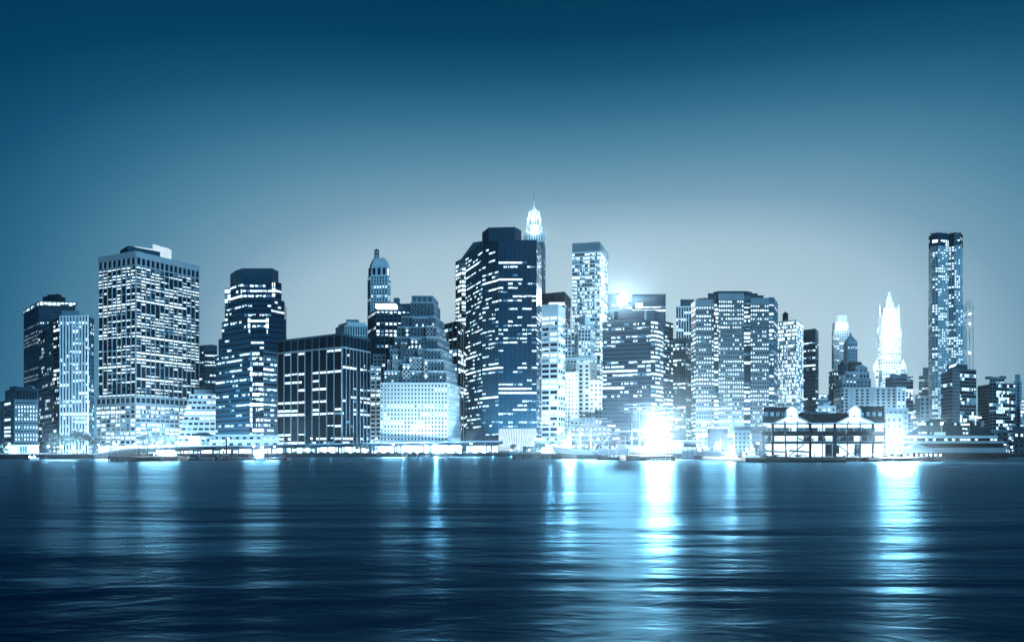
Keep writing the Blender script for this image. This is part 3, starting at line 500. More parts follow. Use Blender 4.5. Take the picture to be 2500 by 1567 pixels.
# seaport houses, low buildings
rh = S(wall='brick', gl='glass', bay=4.4, fh=4.2, pf=.5, sf=.5, lf=.25, pb=.4, pq=.15, panes=1, stick=1, top=1.2, pr=.25, sp=.25)
for (vis, yt, st, lab) in (
    ([(1392,745),(1432,745)], 1024, dict(rh, wall='pale_stone'), 'low pale house behind the left tall ship masts'),
    ([(1420,735),(1470,740)], 1006, dict(rh, wall='grey_stone'), 'dark stepped house behind the left tall ship rigging'),
    ([(1452,728),(1488,736)], 1000, dict(rh, wall='mid'), 'brick house with wide windows behind the left tall ship'),
    ([(1488,740),(1510,748)], 1004, dict(rh, wall='white_stone', lf=.8, pb=.8), 'bright white house corner between the two tall ships'),
    ([(1395,700),(1502,702)], 1040, rh, 'long row of brick waterfront houses with steep roofs behind the left tall ship'),
    ([(1502,702),(1532,704)], 1034, dict(rh, wall='white_stone'), 'white four-storey house at the end of the brick row'),
    ([(1727,640),(1777,640)], 1042, S(wall='white_stone', bay=40, fh=30, pf=0, sf=0, lf=0, pq=0), 'plain white windowless shed lit up right of the pavilion'),
    ([(1760,700),(1780,700)], 1031, dict(rh, wall='white_stone', gl='dark'), 'small white house behind the plain white shed'),
    ([(1792,660),(1832,662)], 1050, dict(rh, wall='grey_stone', lf=.5), 'small house with mansard roof left of the pier hall'),
    ([(1834,640),(1868,640)], 1060, dict(rh, wall='slate'), 'low dark shed beside the left end of the pier hall'),
    ([(1700,690),(1890,690)], 1060, S(wall='pale_stone', bay=12, fh=5, pf=.3, sf=.3, lf=.8, pb=.8), 'long low lit building behind the moored boats'),
    ([(462,640),(490,620),(526,625)], 1064, dict(rh, wall='pale_stone', bay=4), 'small hip-roofed ferry house left of the long low terminal'),
    ([(520,626),(640,622)], 1060, dict(rh, wall='pale_stone', bay=6), 'long low two-storey ferry terminal below the octagonal stepped tower'),
    ([(640,626),(682,624)], 1062, dict(rh, wall='white_stone'), 'short white end block of the long low terminal'),
    ([(2475,560),(2540,560)], 1052, dict(rh, wall='slate', lf=.5), 'dark brick row with a pediment at the right edge'),
    ([(2415,575),(2462,575)], 1049, dict(rh, wall='mid', lf=.7, pb=.6), 'low building with four bright upper windows near the right edge')):
    b = Bld('low_building', lab); p, z0, z1 = b.tier(vis, yt, None, st, depth=14)
    if 'roof' in lab or 'pediment' in lab or 'dark shed' in lab:
        cx = sum(a[0] for a in p)/len(p); cy = sum(a[1] for a in p)/len(p); mb = MB(); e_ = [(cx+(x-cx)*1.03, cy+(y-cy)*1.06) for x, y in p]
        mb.prism(e_, z1, z1+3.4, 'slate', [(cx+(x-cx)*(.3 if 'hip' in lab else .85), cy+(y-cy)*.1) for x, y in p]); b.part('roof', mb)
    b.done(60)
b = Bld('low_building', 'low two-storey base building spread in front of the octagonal tower')
b.tier([(512,612),(682,610)], 1073, None, dict(rh, wall='white_stone', bay=7, sf=.6), depth=20); b.done()
# street level: arcades and shop fronts behind the elevated road
for i, (a, c, D_, lab) in enumerate(((442,690,600,'glowing arcade added to brighten the shore under the low ferry terminal'),(700,900,632,'lit shop fronts at the foot of the black box of offices'), (905,1125,650,'lit shop fronts at the foot of the stepped stone tower'), (1138,1215,662,'lit kiosk row below the faceted glass tower'),  # the first arcade is an added glowing row that whitens the shore strip
        (1322,1396,672,'lit shop fronts below the white gridded tower'), (1534,1700,690,'lit market arcade behind the right tall ship'), (20,95,545,'white colonnade at the far left edge'), (240,430,690,'lit colonnade at the foot of the huge slab tower'))):
    b = Bld('shop_row', lab, 'shop row'); b.tier([(a,D_),(c,D_)], 1100+(5-9.5)/D_*F, None, S(wall='white_stone', gl='lit_full', bay=7, fh=6, pf=.25, sf=.15, lf=.85, pb=.85, pq=.6, panes=3, full=.6, top=.8, stick=.8), depth=8); b.done()
# ------------------------------------------------------------------ water and land
m = bpy.data.materials.new('water'); m.use_nodes = True; t_ = m.node_tree; b_ = _p(m); M['water'] = m
t_.nodes.remove(b_); wo = t_.nodes['Material Output']
gl_ = t_.nodes.new('ShaderNodeBsdfGlossy'); gl_.inputs['Color'].default_value = (.07,.18,.26,1); gl_.inputs['Roughness'].default_value = .32
df_ = t_.nodes.new('ShaderNodeBsdfDiffuse'); df_.inputs['Color'].default_value = (.0,.011,.034,1); fr0 = t_.nodes.new('ShaderNodeFresnel'); fr0.inputs['IOR'].default_value = 1.33
mxs = t_.nodes.new('ShaderNodeMixShader'); t_.links.new(fr0.outputs[0], mxs.inputs[0]); t_.links.new(df_.outputs[0], mxs.inputs[1]); t_.links.new(gl_.outputs[0], mxs.inputs[2]); t_.links.new(mxs.outputs[0], wo.inputs['Surface'])
g_ = t_.nodes.new('ShaderNodeNewGeometry'); prev = None
for sc, (ax, ay), dist, det in ((1, (.006,.016), 1.3, 4), (1, (.035,.09), .24, 5), (1, (.45,.9), .03, 4)):
    mp = t_.nodes.new('ShaderNodeMapping'); mp.inputs['Scale'].default_value = (ax, ay, 1); mp.inputs['Rotation'].default_value = (0, 0, R(4))
    t_.links.new(g_.outputs['Position'], mp.inputs[0]); n = t_.nodes.new('ShaderNodeTexNoise'); n.inputs['Scale'].default_value = sc; n.inputs['Detail'].default_value = det
    n.inputs['Distortion'].default_value = 1.2; t_.links.new(mp.outputs[0], n.inputs['Vector'])
    bp = t_.nodes.new('ShaderNodeBump'); bp.inputs['Strength'].default_value = 1; bp.inputs['Distance'].default_value = dist
    t_.links.new(n.outputs[0], bp.inputs['Height'])
    if prev: t_.links.new(prev.outputs[0], bp.inputs['Normal'])
    prev = bp
for q_ in (gl_, df_, fr0): t_.links.new(prev.outputs[0], q_.inputs['Normal'])
mb = MB(); mb.face([(-9000,-300,0),(9000,-300,0),(9000,9000,0),(-9000,9000,0)], 'water'); tag(mb.build('water'), kind='structure')
shore = [(-1500,470),(0,430),(250,455),(300,475),(500,520),(700,560),(1000,605),(1240,640),(1500,650),(2150,640),(2300,560),(2480,560),(4000,560)]
pts = [(X(a,D), D) for a, D in shore]; mb = MB(); mb.prism(pts+[(6000,8000),(-6000,8000)], -2, 2.8, 'paving'); tag(mb.build('ground'), kind='structure')
mb = MB()
for (x0,y0),(x1,y1) in zip(pts, pts[1:]): mb.hexa([(x0,y0-.5,-1),(x1,y1-.5,-1),(x1,y1+.4,-1),(x0,y0+.4,-1),(x0,y0-.5,3.1),(x1,y1-.5,3.1),(x1,y1+.4,3.1),(x0,y0+.4,3.1)], 'black')
tag(mb.build('bulkhead'), 'long dark bulkhead wall along the city shore', 'quay wall')
mb = MB(); rd = [(X(a,D+14), D+14) for a, D in shore]; rd2 = [(X(a,D+26), D+26) for a, D in reversed(shore)]; mb.prism(rd+rd2, 2.7, 2.804, 'asphalt'); tag(mb.build('road'), kind='structure')
# ------------------------------------------------------------------ elevated road
vp = [(205,468,1113),(300,492,1095),(440,530,1089.5),(700,590,1083.5),(1000,640,1078.5),(1300,668,1074.5),(1500,685,1074.5),(1900,690,1075),(2200,690,1076),(2700,640,1076)]
vd = root('elevated_road', 'long dark elevated road on steel columns running along the shore', 'elevated road')
gird, deck, rail = MB(), MB(), MB()
V = [(X(a,D), D, Z(y,D)) for a, D, y in vp]
for (x0,y0,z0),(x1,y1,z1) in zip(V, V[1:]):
    for mb, dy0, dy1, a, c, mt in ((deck,0,16,-1.25,-.75,'slate'), (gird,.8,1.4,-3.1,-1.25,'black'), (gird,14,14.6,-3.1,-1.25,'black'), (rail,-.1,.15,-.75,0,'mid'), (rail,15.8,16,-.75,0,'grey_stone')):
        mb.hexa([(x0,y0+dy0,z0+a),(x1,y1+dy0,z1+a),(x1,y1+dy1,z1+a),(x0,y0+dy1,z0+a),(x0,y0+dy0,z0+c),(x1,y1+dy0,z1+c),(x1,y1+dy1,z1+c),(x0,y0+dy1,z0+c)], mt)
deck.build('deck', vd); gird.build('girder', vd); rail.build('parapet', vd)
def vz(px):
    for (a,D,y),(c,E,yy) in zip(vp, vp[1:]):
        if a <= px <= c: t = (px-a)/(c-a); d = D+(E-D)*t; return d, Z(y+(yy-y)*t, d)
for px_ in list(range(470, 760, 48))+[762,825,880,905,962,978,1033,1050,1105,1122,1188,1200,1264,1278,1330,1345,1390,1440,1490,1540,1600,1655,1710,1765,1810,2470,2520]:
    d, z = vz(px_); mb = MB(); x = X(px_, d); mb.box(x-.55, x+.55, d+1, d+2, 2.7, z-3, 'dark'); mb.box(x-.5, x+.5, d+13.5, d+14.4, 2.7, z-3, 'dark'); mb.box(x-.6, x+.6, d+.9, d+14.5, z-4, z-3, 'dark'); mb.build('column', vd)
# ------------------------------------------------------------------ lamps
lamps = {}
def lamp(px_, D_, py_, power, kind='street', label=None):
    zt = Z(py_, D_); x = X(px_, D_)
    lab = label or {'street': 'slim street lamp glowing on the waterfront road', 'park': 'glowing park lamp among the trees at the left shore', 'deck': 'tall lamp standing on the elevated road'}[kind]
    o = root('street_lamp', lab, 'lamp', None if label else {'street': 'street lamps along the waterfront road', 'park': 'park lamps at the left shore', 'deck': 'lamps on the elevated road'}[kind], (x, D_, 2.8))
    mb = MB(); mb.tube((0,0,-.1 if kind != 'deck' else vz(px_)[1]-3.8), (0,0,zt-2.8), .14, .09, 'dark', 5); mb.build('pole', o)
    mb = MB(); mb.ball((0,0,zt-2.8+.3), .55 if power > 3000 else .4, 'lamp', 8, .7); mb.build('lamp_head', o)
    light('lamp_light', (0,-.8,zt-2.8), power, o, .5, (.62,.86,1) if power > 50000 else (.46,.77,1)); return o
for px_ in (18, 70, 118, 150, 178, 205): lamp(px_, 520+px_*.1, 1096-(px_ % 7), 26000, 'park')
for k, px_ in enumerate((240, 285, 330, 372, 410, 455)): lamp(px_, 560+k*4, 1086, 40000)
for k, px_ in enumerate(range(500, 1360, 44)): lamp(px_, 578+k*3.6, 1099, 14000)
for k, px_ in enumerate((500, 560, 620, 670)): lamp(px_, 560, 1091, 16000)
for px_ in (497, 557, 760, 919, 1198): lamp(px_, vz(px_)[0]+4, 1071 if px_ != 1198 else 1040, 9000, 'deck')
for k, px_ in enumerate((1700, 1745, 1790, 1835)): lamp(px_, 620, 1090, 40000)
for k, px_ in enumerate((2420, 2470, 2498)): lamp(px_, 575, 1092, 5000, label=None)
# lamps whose light climbs the facades behind the road
for px_, D_, pw, lab in ((1065, 628, 620000, 'blazing street lamp in front of the stepped stone tower'), (985, 622, 120000, 'second blazing lamp left of the stepped stone tower centre'), (402, 660, 700000, 'blinding lamp at the right foot of the huge slab tower'), (440, 640, 260000, 'blazing lamp below the sloping terraced block'), (1345, 650, 480000, 'bright lamp at the foot of the white gridded tower'), (1420, 715, 500000, 'bright lamp among the low houses behind the left tall ship'), (1265, 648, 30000, 'bright lamp in front of the glowing atrium'),
    (180, 625, 60000, 'lamp added to brighten the front of the striped left tower'), (1660, 672, 300000, 'blazing lamp behind the right tall ship'), (1760, 675, 260000, 'blazing lamp behind the plain white shed'), (1840, 680, 200000, 'blazing lamp behind the left end of the pier hall'), (915, 660, 60000, 'bright lamp before the narrow pale apartment house'), (1925, 740, 200000, 'blazing lamp at the foot of the water tank tower')):  # the lamp at the striped tower is added to brighten its piers
    lamp(px_, D_, 1094, pw, label=lab)
# ------------------------------------------------------------------ trees
def tree(px_, D_, h, seed, lab, grp='trees in the lit waterfront park', base=2.8):
    r = random.Random(seed); o = root('tree', lab, 'tree', grp, (X(px_,D_), D_, base)); mb = MB(); mb.tube((0,0,-.1), (.1,0,h*.45), .28, .17, 'bark', 6)
    cl = []
    for k in range(7):
        a = r.uniform(0, 6.28); e = (math.cos(a)*h*.28*r.uniform(.5,1), math.sin(a)*h*.28*r.uniform(.5,1), h*r.uniform(.55,.92)); mb.tube((.1,0,h*r.uniform(.3,.45)), e, .1, .03, 'bark', 4); cl.append(e)
    mb.build('trunk', o); mb = MB()
    for e in cl:
        for k in range(75):
            d = Vector((r.gauss(0,1), r.gauss(0,1), r.gauss(0,.8))); d = d.normalized()*h*.16*r.random()**.4; c = Vector(e)+d; u = Vector((r.uniform(-1,1), r.uniform(-1,1), r.uniform(-1,1))).normalized()*.3; v = u.cross(Vector((r.uniform(-1,1), r.uniform(-1,1), 1))).normalized()*.28
            mb.face([c-u-v, c+u-v, c+u+v, c-u+v], 'leaf')
    mb.build('crown', o)
for k, px_ in enumerate((8, 22, 112, 120, 136, 150, 163, 177, 190, 203, 216, 228)): tree(px_, 520+(k*37) % 40, 13+(k*5) % 6 if px_ > 130 else 8, k, 'leafy park tree lit by lamps at the foot of the striped left tower' if px_ > 100 else 'small leafy tree by the white colonnade at the far left')
for k, px_ in enumerate((352, 374, 396, 418)): tree(px_, 600, 15, 30+k, 'leafy street tree at the foot of the huge slab tower', 'street trees below the slab tower')
for k, px_ in enumerate((748, 765, 868, 878, 890, 1252, 1310, 1325)): tree(px_, 600+k*5, 8, 50+k, 'small leafy tree seen under the elevated road', 'trees under the elevated road')
# ------------------------------------------------------------------ piers and piles
def pier(name, lab, px0, px1, D_, top, depth, posts=0, mt='black', ph=1.5, clut=0, seed=0):
    o = root(name, lab, 'pier'); x0, x1 = X(px0,D_), X(px1,D_); mb = MB(); mb.box(x0, x1, D_, D_+depth, top-1.3, top, mt); mb.build('deck', o)
    mb = MB(); mb.box(x0+.4, x1-.4, D_+1.6, D_+depth-1, -1, top-1.2, 'black'); mb.build('core', o)
    n = max(3, int((x1-x0)/2.2)); r = random.Random(seed)
    for k in range(min(n, 95)):
        mb = MB(); x = x0+.4+(x1-x0-.8)*k/(min(n,95)-1); mb.tube((x,D_+.5,-1.5), (x,D_+.5,top-.1), .3, .3, 'dark', 6); mb.build('pile', o)
    for k in range(posts): mb = MB(); x = x0+(x1-x0)*(k+.5+r.uniform(-.3,.3))/posts; mb.tube((x,D_+.3,top-.2), (x,D_+.3,top+ph*r.uniform(.6,1.3)), .2, .2, 'black', 5); mb.build('bollard', o)
    return o
pier('pier', 'low dark pier at the left end of the shore wall', 262, 395, 350, 2.2, 30, 40, ph=2.2)
pier('pier', 'long black pier sticking out left of the left tall ship', 1250, 1372, 430, 3.2, 60, 8, ph=1)
pier('pier', 'dark pier with tall posts in front of the right tall ship', 1527, 1650, 372, 2.6, 40, 16, ph=3.2)
pier('pier', 'ribbed grey pier between the lightship and the black-hulled schooner', 1776, 1815, 400, 3, 60, 0, 'grey_stone')
pier('pier', 'broad pier carrying the twin-gabled hall', 1820, 2307, 333, 1.9, 80, 0)
def pile(px_, D_, h, r=.35, lab='dark mooring pile standing in the water along the shore', grp='mooring piles off the shore'):
    o = root('mooring_pile', lab, 'pile', grp, (X(px_,D_), D_, 0)); mb = MB(); mb.tube((0,0,-2), (0,0,h), r, r*.9, 'black', 7); mb.build('post', o); mb = MB(); mb.tube((0,0,h-.05), (0,0,h+.35), r*1.15, r*.3, 'slate', 7); mb.build('cap', o)
for px_, D_, h in ((339,400,8),(359,400,8),(379,400,7.5),(390,395,8),(441,380,6.2),(448,380,5.8),(460,385,6),(530,390,6),(546,392,5.8),(483,378,5.5),(565,392,5.6),(576,395,5.4),(654,400,5.8),(642,396,4.6),(598,400,3.6),(608,400,3.6),(536,386,4),(495,384,3.4),(229,420,2.6)): pile(px_, D_, h)
pile(553, 385, 11.8, .45, 'tallest black mooring pile, right of the ferry terminal centre', None)
def dolphin(px_, D_, h): 
    o = root('mooring_dolphin', 'squat cluster of tied timber piles in the water', 'dolphin', 'pile clusters off the shore', (X(px_,D_), D_, 0)); mb = MB()
    for k in range(7): a = k*.9; mb.tube((.9*math.cos(a),.9*math.sin(a),-2), (.45*math.cos(a),.45*math.sin(a),h), .35, .3, 'black', 6)
    mb.build('pile_cluster', o); mb = MB(); mb.tube((0,0,h*.7), (0,0,h*.85), .95, .95, 'slate', 9); mb.build('band', o)
for px_, h in ((483,3.2),(529,3.2),(552,3.5)): dolphin(px_, 372, h)
for px0, px1, D_ in ((440,520,384),(520,620,392),(620,700,402)):
    o = root('floating_dock', 'low floating dock between the mooring piles', 'dock', 'floating docks off the shore'); mb = MB(); mb.box(X(px0,D_), X(px1,D_), D_, D_+6, -.3, .8, 'black'); mb.build('deck', o)
    mb = MB()
    for k in range(12): x = X(px0+(px1-px0)*(k+.5)/12, D_); mb.tube((x,D_+.3,.7), (x,D_+.3,1.9), .05, .05, 'slate', 4)
    mb.box(X(px0,D_), X(px1,D_), D_+.25, D_+.35, 1.8, 1.9, 'slate'); mb.build('railing', o)
# ------------------------------------------------------------------ boats
def hull(mb, L, W, H, mt, mt2=None, bow=.28, sheer=1.2, rake=2.0, n=14, stern=.75):
    """a lofted hull along x, bow at -x, keel below the water"""
    sec = []
    for i in range(n+1):
        t = i/n; x = -L/2+L*t; wd = W/2*(min(1, (t/bow))**.6 if t < bow else 1-(1-stern)*max(0, (t-.7)/.3)**2); zt = H+sheer*(abs(t-.55)/.55)**2*(1.0 if t < .55 else .5); xr = x-rake*(1-t/bow) if t < bow else x+rake*.3*max(0, (t-.85)/.15)
        wd = max(wd, .05); sec.append([(xr,-wd,zt),(x*.995,-wd*.92,zt*.45),(x*.98,-wd*.7,-.8),(x*.98,wd*.7,-.8),(x*.995,wd*.92,zt*.45),(xr,wd,zt)])
    b = len(mb.v); i1, i2 = mb.mi(mt), mb.mi(mt2 or mt)
    for s_ in sec: mb.v += s_
    for i in range(n):
        for k in range(5): mb.f.append((b+i*6+k, b+(i+1)*6+k, b+(i+1)*6+k+1, b+i*6+k+1)); mb.m.append(i1 if k in (0,4) else i2)
        mb.f.append((b+i*6+5, b+(i+1)*6+5, b+(i+1)*6, b+i*6)); mb.m.append(i2)
    mb.f.append(tuple(b+k for k in range(6))); mb.m.append(i1); mb.f.append(tuple(b+n*6+5-k for k in range(6))); mb.m.append(i1)
    return lambda t: H+sheer*(abs(t-.55)/.55)**2*(1.0 if t < .55 else .5)
def rope(mb, p, q, r=.06): mb.tube(p, q, r, r, 'slate', 3)
def boat(name, lab, pxc, D_, L, W, H, mt, cat='boat', mt2=None, rz=0, **k):
    o = root(name, lab, cat, None, (X(pxc,D_), D_, 0), rz); mb = MB(); f = hull(mb, L, W, H, mt, mt2, **k); mb.build('hull', o); return o, f
def cabin(o, x0, x1, w, z0, z1, mt='white_stone', win=True, name='cabin'):
    mb = MB(); mb.box(x0, x1, -w, w, z0, z1, mt); mb.box(x0-.3, x1+.3, -w-.25, w+.25, z1-.01, z1+.18, 'slate'); mb.build(name, o)
    if win:
        n = max(2, int((x1-x0)/1.6)); st_ = (x1-x0)/n
        for k in range(n): mb = MB(); a = x0+st_*(k+.2); mb.box(a, a+st_*.6, -w-.06, -w+.05, z0+(z1-z0)*.45, z0+(z1-z0)*.85, 'lit' if k % 3 else 'glass'); mb.build('window', o)
# left tall ship
D_ = 440; o, f = boat('tall_ship', 'three-masted tall ship with a raised dark bow, left of the two moored ships', 1445, D_, 43, 11, 5.6, 'hull_pale', 'ship', 'hull_dark', bow=.3, sheer=2.6, rake=3.2)
def rig(o, mx, base, tops, yards, r=.42, mt='pale_stone', L=20, deckz=6):
    for x, zt, ys in zip(mx, tops, yards):
        mb = MB(); mb.tube((x,0,base), (x,0,zt*.62), r, r*.75, mt, 8); mb.tube((x,0,zt*.6), (x,0,zt), r*.6, r*.2, 'slate', 6); mb.tube((x,0,zt*.6), (x,0,zt*.6+.35), r*2.4, r*2.4, 'slate', 8); ms = mb.build('mast', o)
        for (zy, hl) in ys:
            mb = MB(); mb.tube((x-hl,-.6,zy-.2), (x,-.6,zy), r*.3, r*.55, mt, 5); mb.tube((x,-.6,zy), (x+hl,-.6,zy+.2), r*.55, r*.3, mt, 5); mb.build('yard', ms)
    mb = MB(); px_ = -L
    for i, (x, zt) in enumerate(zip(mx, tops)):
        rope(mb, (x,0,zt*.95), (px_,0,deckz)); rope(mb, (x,0,zt*.6), (px_+1.5,0,deckz)); px_ = x
        for sx_ in (-2.5,-1.4,1.4,2.5):
            for sy_ in (-4.6,4.6): rope(mb, (x,0,zt*.6), (x+sx_,sy_,deckz-.4), .045)
        for sx_ in (-2, 2): rope(mb, (x,0,zt*.94), (x+sx_,-4.4,deckz), .045)
    rope(mb, (mx[-1],0,tops[-1]*.95), (L,0,deckz)); mb.build('rigging', o)
rig(o, (-14,-6.9,-.8), 5, (29.5,32,31), (((19,4),(12,5.5)), ((24.5,9),(23,11),(14,12)), ((24,10),(22.3,13),(15,17))), L=21)
cabin(o, 4, 13, 3, 5.2, 8, 'pale_stone'); mb = MB(); mb.hexa([(1,-3,6),(8,-3,6.2),(8,3,6.2),(1,3,6),(3,-1.5,9.2),(9.5,-1.5,9.4),(9.5,1.5,9.4),(3,1.5,9.2)], 'slate'); mb.build('deck_cover', o)
mb = MB(); mb.tube((5,-2,7.5), (10.5,-3,14), .25, .15, 'white_stone', 5); mb.tube((8,-3,15.5), (13,-3,10.5), .2, .15, 'slate', 4); mb.build('derrick', o)
mb = MB(); mb.ball((-14,-5,9.5), 1.3, 'lamp', 8); mb.build('deck_lamp', o); glare((-14,-7.4,10), 500000, o, 3); light('lamp_light', (-4,-9,12), 9000, o, .8)
# small schooner
D_ = 400; o, f = boat('schooner', 'small two-masted boat with a white rail between the two tall ships', 1497, D_, 17, 4.6, 1.5, 'hull_dark', mt2='black', sheer=1.6, rake=2.2)
rig(o, (-2.5,2.2), 1.2, (16.5,16), ((),()), r=.17, L=9, deckz=2); mb = MB(); mb.tube((-8,0,2.8), (-14.5,0,6), .2, .12, 'black', 5); mb.build('bowsprit', o)
mb = MB(); mb.tube((-8.5,-.6,3.1), (0,-2.4,1.9), .16, .16, 'white_stone', 4); mb.tube((0,-2.4,1.9), (8.5,-1.8,2.3), .16, .16, 'white_stone', 4); mb.build('rail', o); cabin(o, -1, 5, 1.3, 1.3, 2.9); light('lamp_light', (1,-4,5), 1500, o)
# white working ship behind it
D_ = 470; o, f = boat('work_boat', 'white-sided vessel with a boxy deckhouse behind the small two-masted boat', 1492, D_, 30, 8, 4.2, 'hull_pale', mt2='hull_dark', sheer=1.2)
cabin(o, -8, 6, 3, 4, 7.2, 'pale_stone'); mb = MB(); mb.tube((9,0,4), (9,0,14), .25, .15, 'white_stone', 5); mb.build('mast', o)
# right tall ship
D_ = 455; o, f = boat('tall_ship', 'four-masted tall ship with long pale yards behind the post-lined pier, the larger moored ship', 1610, D_, 46, 11, 7.2, 'hull_pale', 'ship', 'hull_dark', bow=.3, sheer=2.4, rake=3)
ys = ((44,10),(33,13),(30.5,15),(18,14))
rig(o, (-17,-12.3,-6.8,2.5), 6, (44.5,53,46,40), (((33.5,6),(31.5,9),(17.5,11)), ((34,9),(30,12),(17,15)), ((32,12),(28.8,15),(17.5,18)), ((31,11),(28,14))), r=.4, L=24, deckz=7.4)
cabin(o, -2, 14, 3.2, 6.8, 9.6, 'white_stone')
mb = MB(); mb.tube((-4,0,6), (-4,-1,24), .4, .3, 'steel', 6); mb.build('lamp_mast', o)
mb = MB()
for k in range(3): mb.box(-7+k*3, -5+k*3, -3, -2.4, 20+k % 2, 21.5+k % 2, 'lamp')
mb.box(-7.4, 1.4, -2.3, -1.9, 19.6, 22.8, 'steel'); mb.build('floodlight_bank', o)
glare((-2,-8,19), 2.1e6, o, 8); light('lamp_light', (-6,-16,9), 60000, o, 1)
mb = MB()
for k in range(4): mb.ball((-9+k*5,-5.6,9.2), .9, 'lamp', 8)
mb.build('deck_lamp', o)
# pavilion kiosk, lightship, tugs
o = root('pavilion', 'small open pavilion with a dark hipped roof on the water right of the tall ships', 'pavilion', None, (X(1681,380), 380, 0)); x1 = X(1702,380)-X(1681,380)
mb = MB(); mb.prism([(-x1,-3),(x1,-3),(x1,3),(-x1,3)], 7, 8.3, 'slate', [(-x1*.6,-.6),(x1*.6,-.6),(x1*.6,.6),(-x1*.6,.6)]); mb.build('roof', o)
mb = MB(); mb.box(-x1,x1,-3,3,.6,1.4,'black'); mb.build('deck', o)
for sx_ in (-.85,-.28,.28,.85): mb = MB(); mb.tube((x1*sx_,-2.7,1.3),(x1*sx_,-2.7,7.1),.14,.14,'slate',5); mb.build('post', o)
mb = MB(); mb.box(-x1*.7,x1*.7,1,1.4,1.4,5,'mid'); mb.build('counter', o); mb = MB(); mb.box(-x1*.8,x1*.8,-.3,.1,6.2,6.5,'lit_full'); mb.build('lit_strip', o); light('lamp_light', (0,-1.5,5.6), 700, o, .3)
o, f = boat('lightship', 'broad white and grey lightship moored in the glare right of the pavilion', 1738, 415, 21, 7, 4.2, 'hull_pale', 'ship', 'hull_dark', sheer=1.0, rake=1.4)
rig(o, (-4.5,5), 3.6, (21,19), ((),()), r=.3, L=11, deckz=4.4); cabin(o, -7, 4, 2.2, 4, 6.6); mb = MB(); mb.ball((-4.5,-.8,20), 1.1, 'lamp', 8); mb.build('lantern', o); light('lamp_light', (-4.5,-2,20), 12000, o)
mb = MB(); mb.ball((9,-5,5.5), 1.0, 'lamp', 8); mb.build('deck_lamp', o); glare((9,-6,6), 220000, o, 2)
o, f = boat('tugboat', 'dark tug with a white deckhouse moored against the left end of the pier hall', 1836, 345, 12, 4.6, 1.7, 'black', sheer=1, rake=.8, bow=.35)
cabin(o, -4, 2.5, 1.7, 1.8, 4.4); cabin(o, -2.6, 1, 1.3, 4.6, 6.4, name='wheelhouse'); mb = MB(); mb.tube((1.8,0,4.5),(1.8,0,7.6),.5,.45,'dark',8); mb.build('funnel', o); light('lamp_light', (-3,-4,6), 1500, o)
# black schooner with raked masts
D_ = 318; o, f = boat('schooner', 'long black-hulled schooner with two raked masts in front of the pier hall', 1956, D_, 38, 6.5, 2.1, 'hull_dark', 'boat', 'black', sheer=1.1, rake=-2.2, stern=.4, bow=.2)
for x, zt, x2 in ((-6.3,24.5,-7.8), (4.2,22,3)):
    mb = MB(); mb.tube((x,0,1.6), (x2,0,zt), .33, .13, 'black', 7); mb.build('mast', o)
for x0, x1_ in ((-18.5,-6.8), (-5.6,3.8)):
    mb = MB(); mb.tube((x0,0,4.9), (x1_,0,4.2), .22, .22, 'slate', 6); mb.tube((x0+.5,0,5.3), (x1_-.3,0,4.6), .28, .28, 'grey_stone', 6); mb.build('boom', o)
mb = MB(); mb.tube((17,0,2.2), (25,0,4.8), .35, .2, 'black', 6); mb.build('bowsprit', o)
mb = MB(); rope(mb, (-7.8,0,24), (-19,0,3)); rope(mb, (3,0,21.6), (25,0,4.8)); rope(mb, (3,0,16), (19,0,3)); rope(mb, (-7.8,0,22), (4,0,14)); 
for x in (-7.4,3.2):
    for s_ in (-1.5,0,1.5): rope(mb, (x,0,15), (x+1+s_,-3,2.4), .04)
mb.build('rigging', o); cabin(o, -13, -8.5, 1.3, 2, 3.2); cabin(o, -3, 1.5, 1.2, 2, 3.1); light('lamp_light', (-8,-3.5,6), 900, o); light('lamp_light', (6,-3.5,5), 700, o)
# little ferries
for px_, D_, L, lab in ((393,372,9,'small white ferry with glaring deck lights beside the left pier'), (416,368,8,'small ferry with a dark V-shaped bow and lit bridge right of the left pier'), (634,372,6,'tiny white launch among the mooring piles'), (83,395,4,'tiny lit launch off the far left shore')):
    o, f = boat('ferry', lab, px_, D_, L, 3.2, 1.2, 'hull_dark' if 'dark' in lab else 'white_stone', sheer=.6, rake=.6)
    if L > 5: cabin(o, -L*.35, L*.35, 1.2, 1.3, 3.6); cabin(o, -L*.2, L*.2, 1, 3.8, 5.4, name='wheelhouse'); mb = MB(); mb.tube((0,0,5.5),(0,0,8),.1,.08,'slate',4); mb.build('mast', o)
    for sx_ in (-.3,.3): mb = MB(); mb.ball((L*sx_,-1.6,3.4 if L > 5 else 1.8), .45, 'lamp', 8); mb.build('deck_lamp', o)
    light('lamp_light', (0,-2.6,4), 2500 if L > 5 else 300, o)
o = root('barge', 'low flat barge with thin glowing edge drifting off the far left shore', 'barge', None, (X(157,330), 330, 0)); mb = MB(); hull(mb, 12, 2.5, .5, 'white_stone', sheer=.2, rake=.5); mb.build('hull', o); mb = MB(); mb.box(-6,6,-1.5,-1.35,.5,.62,'lit_full'); mb.build('lit_strip', o)
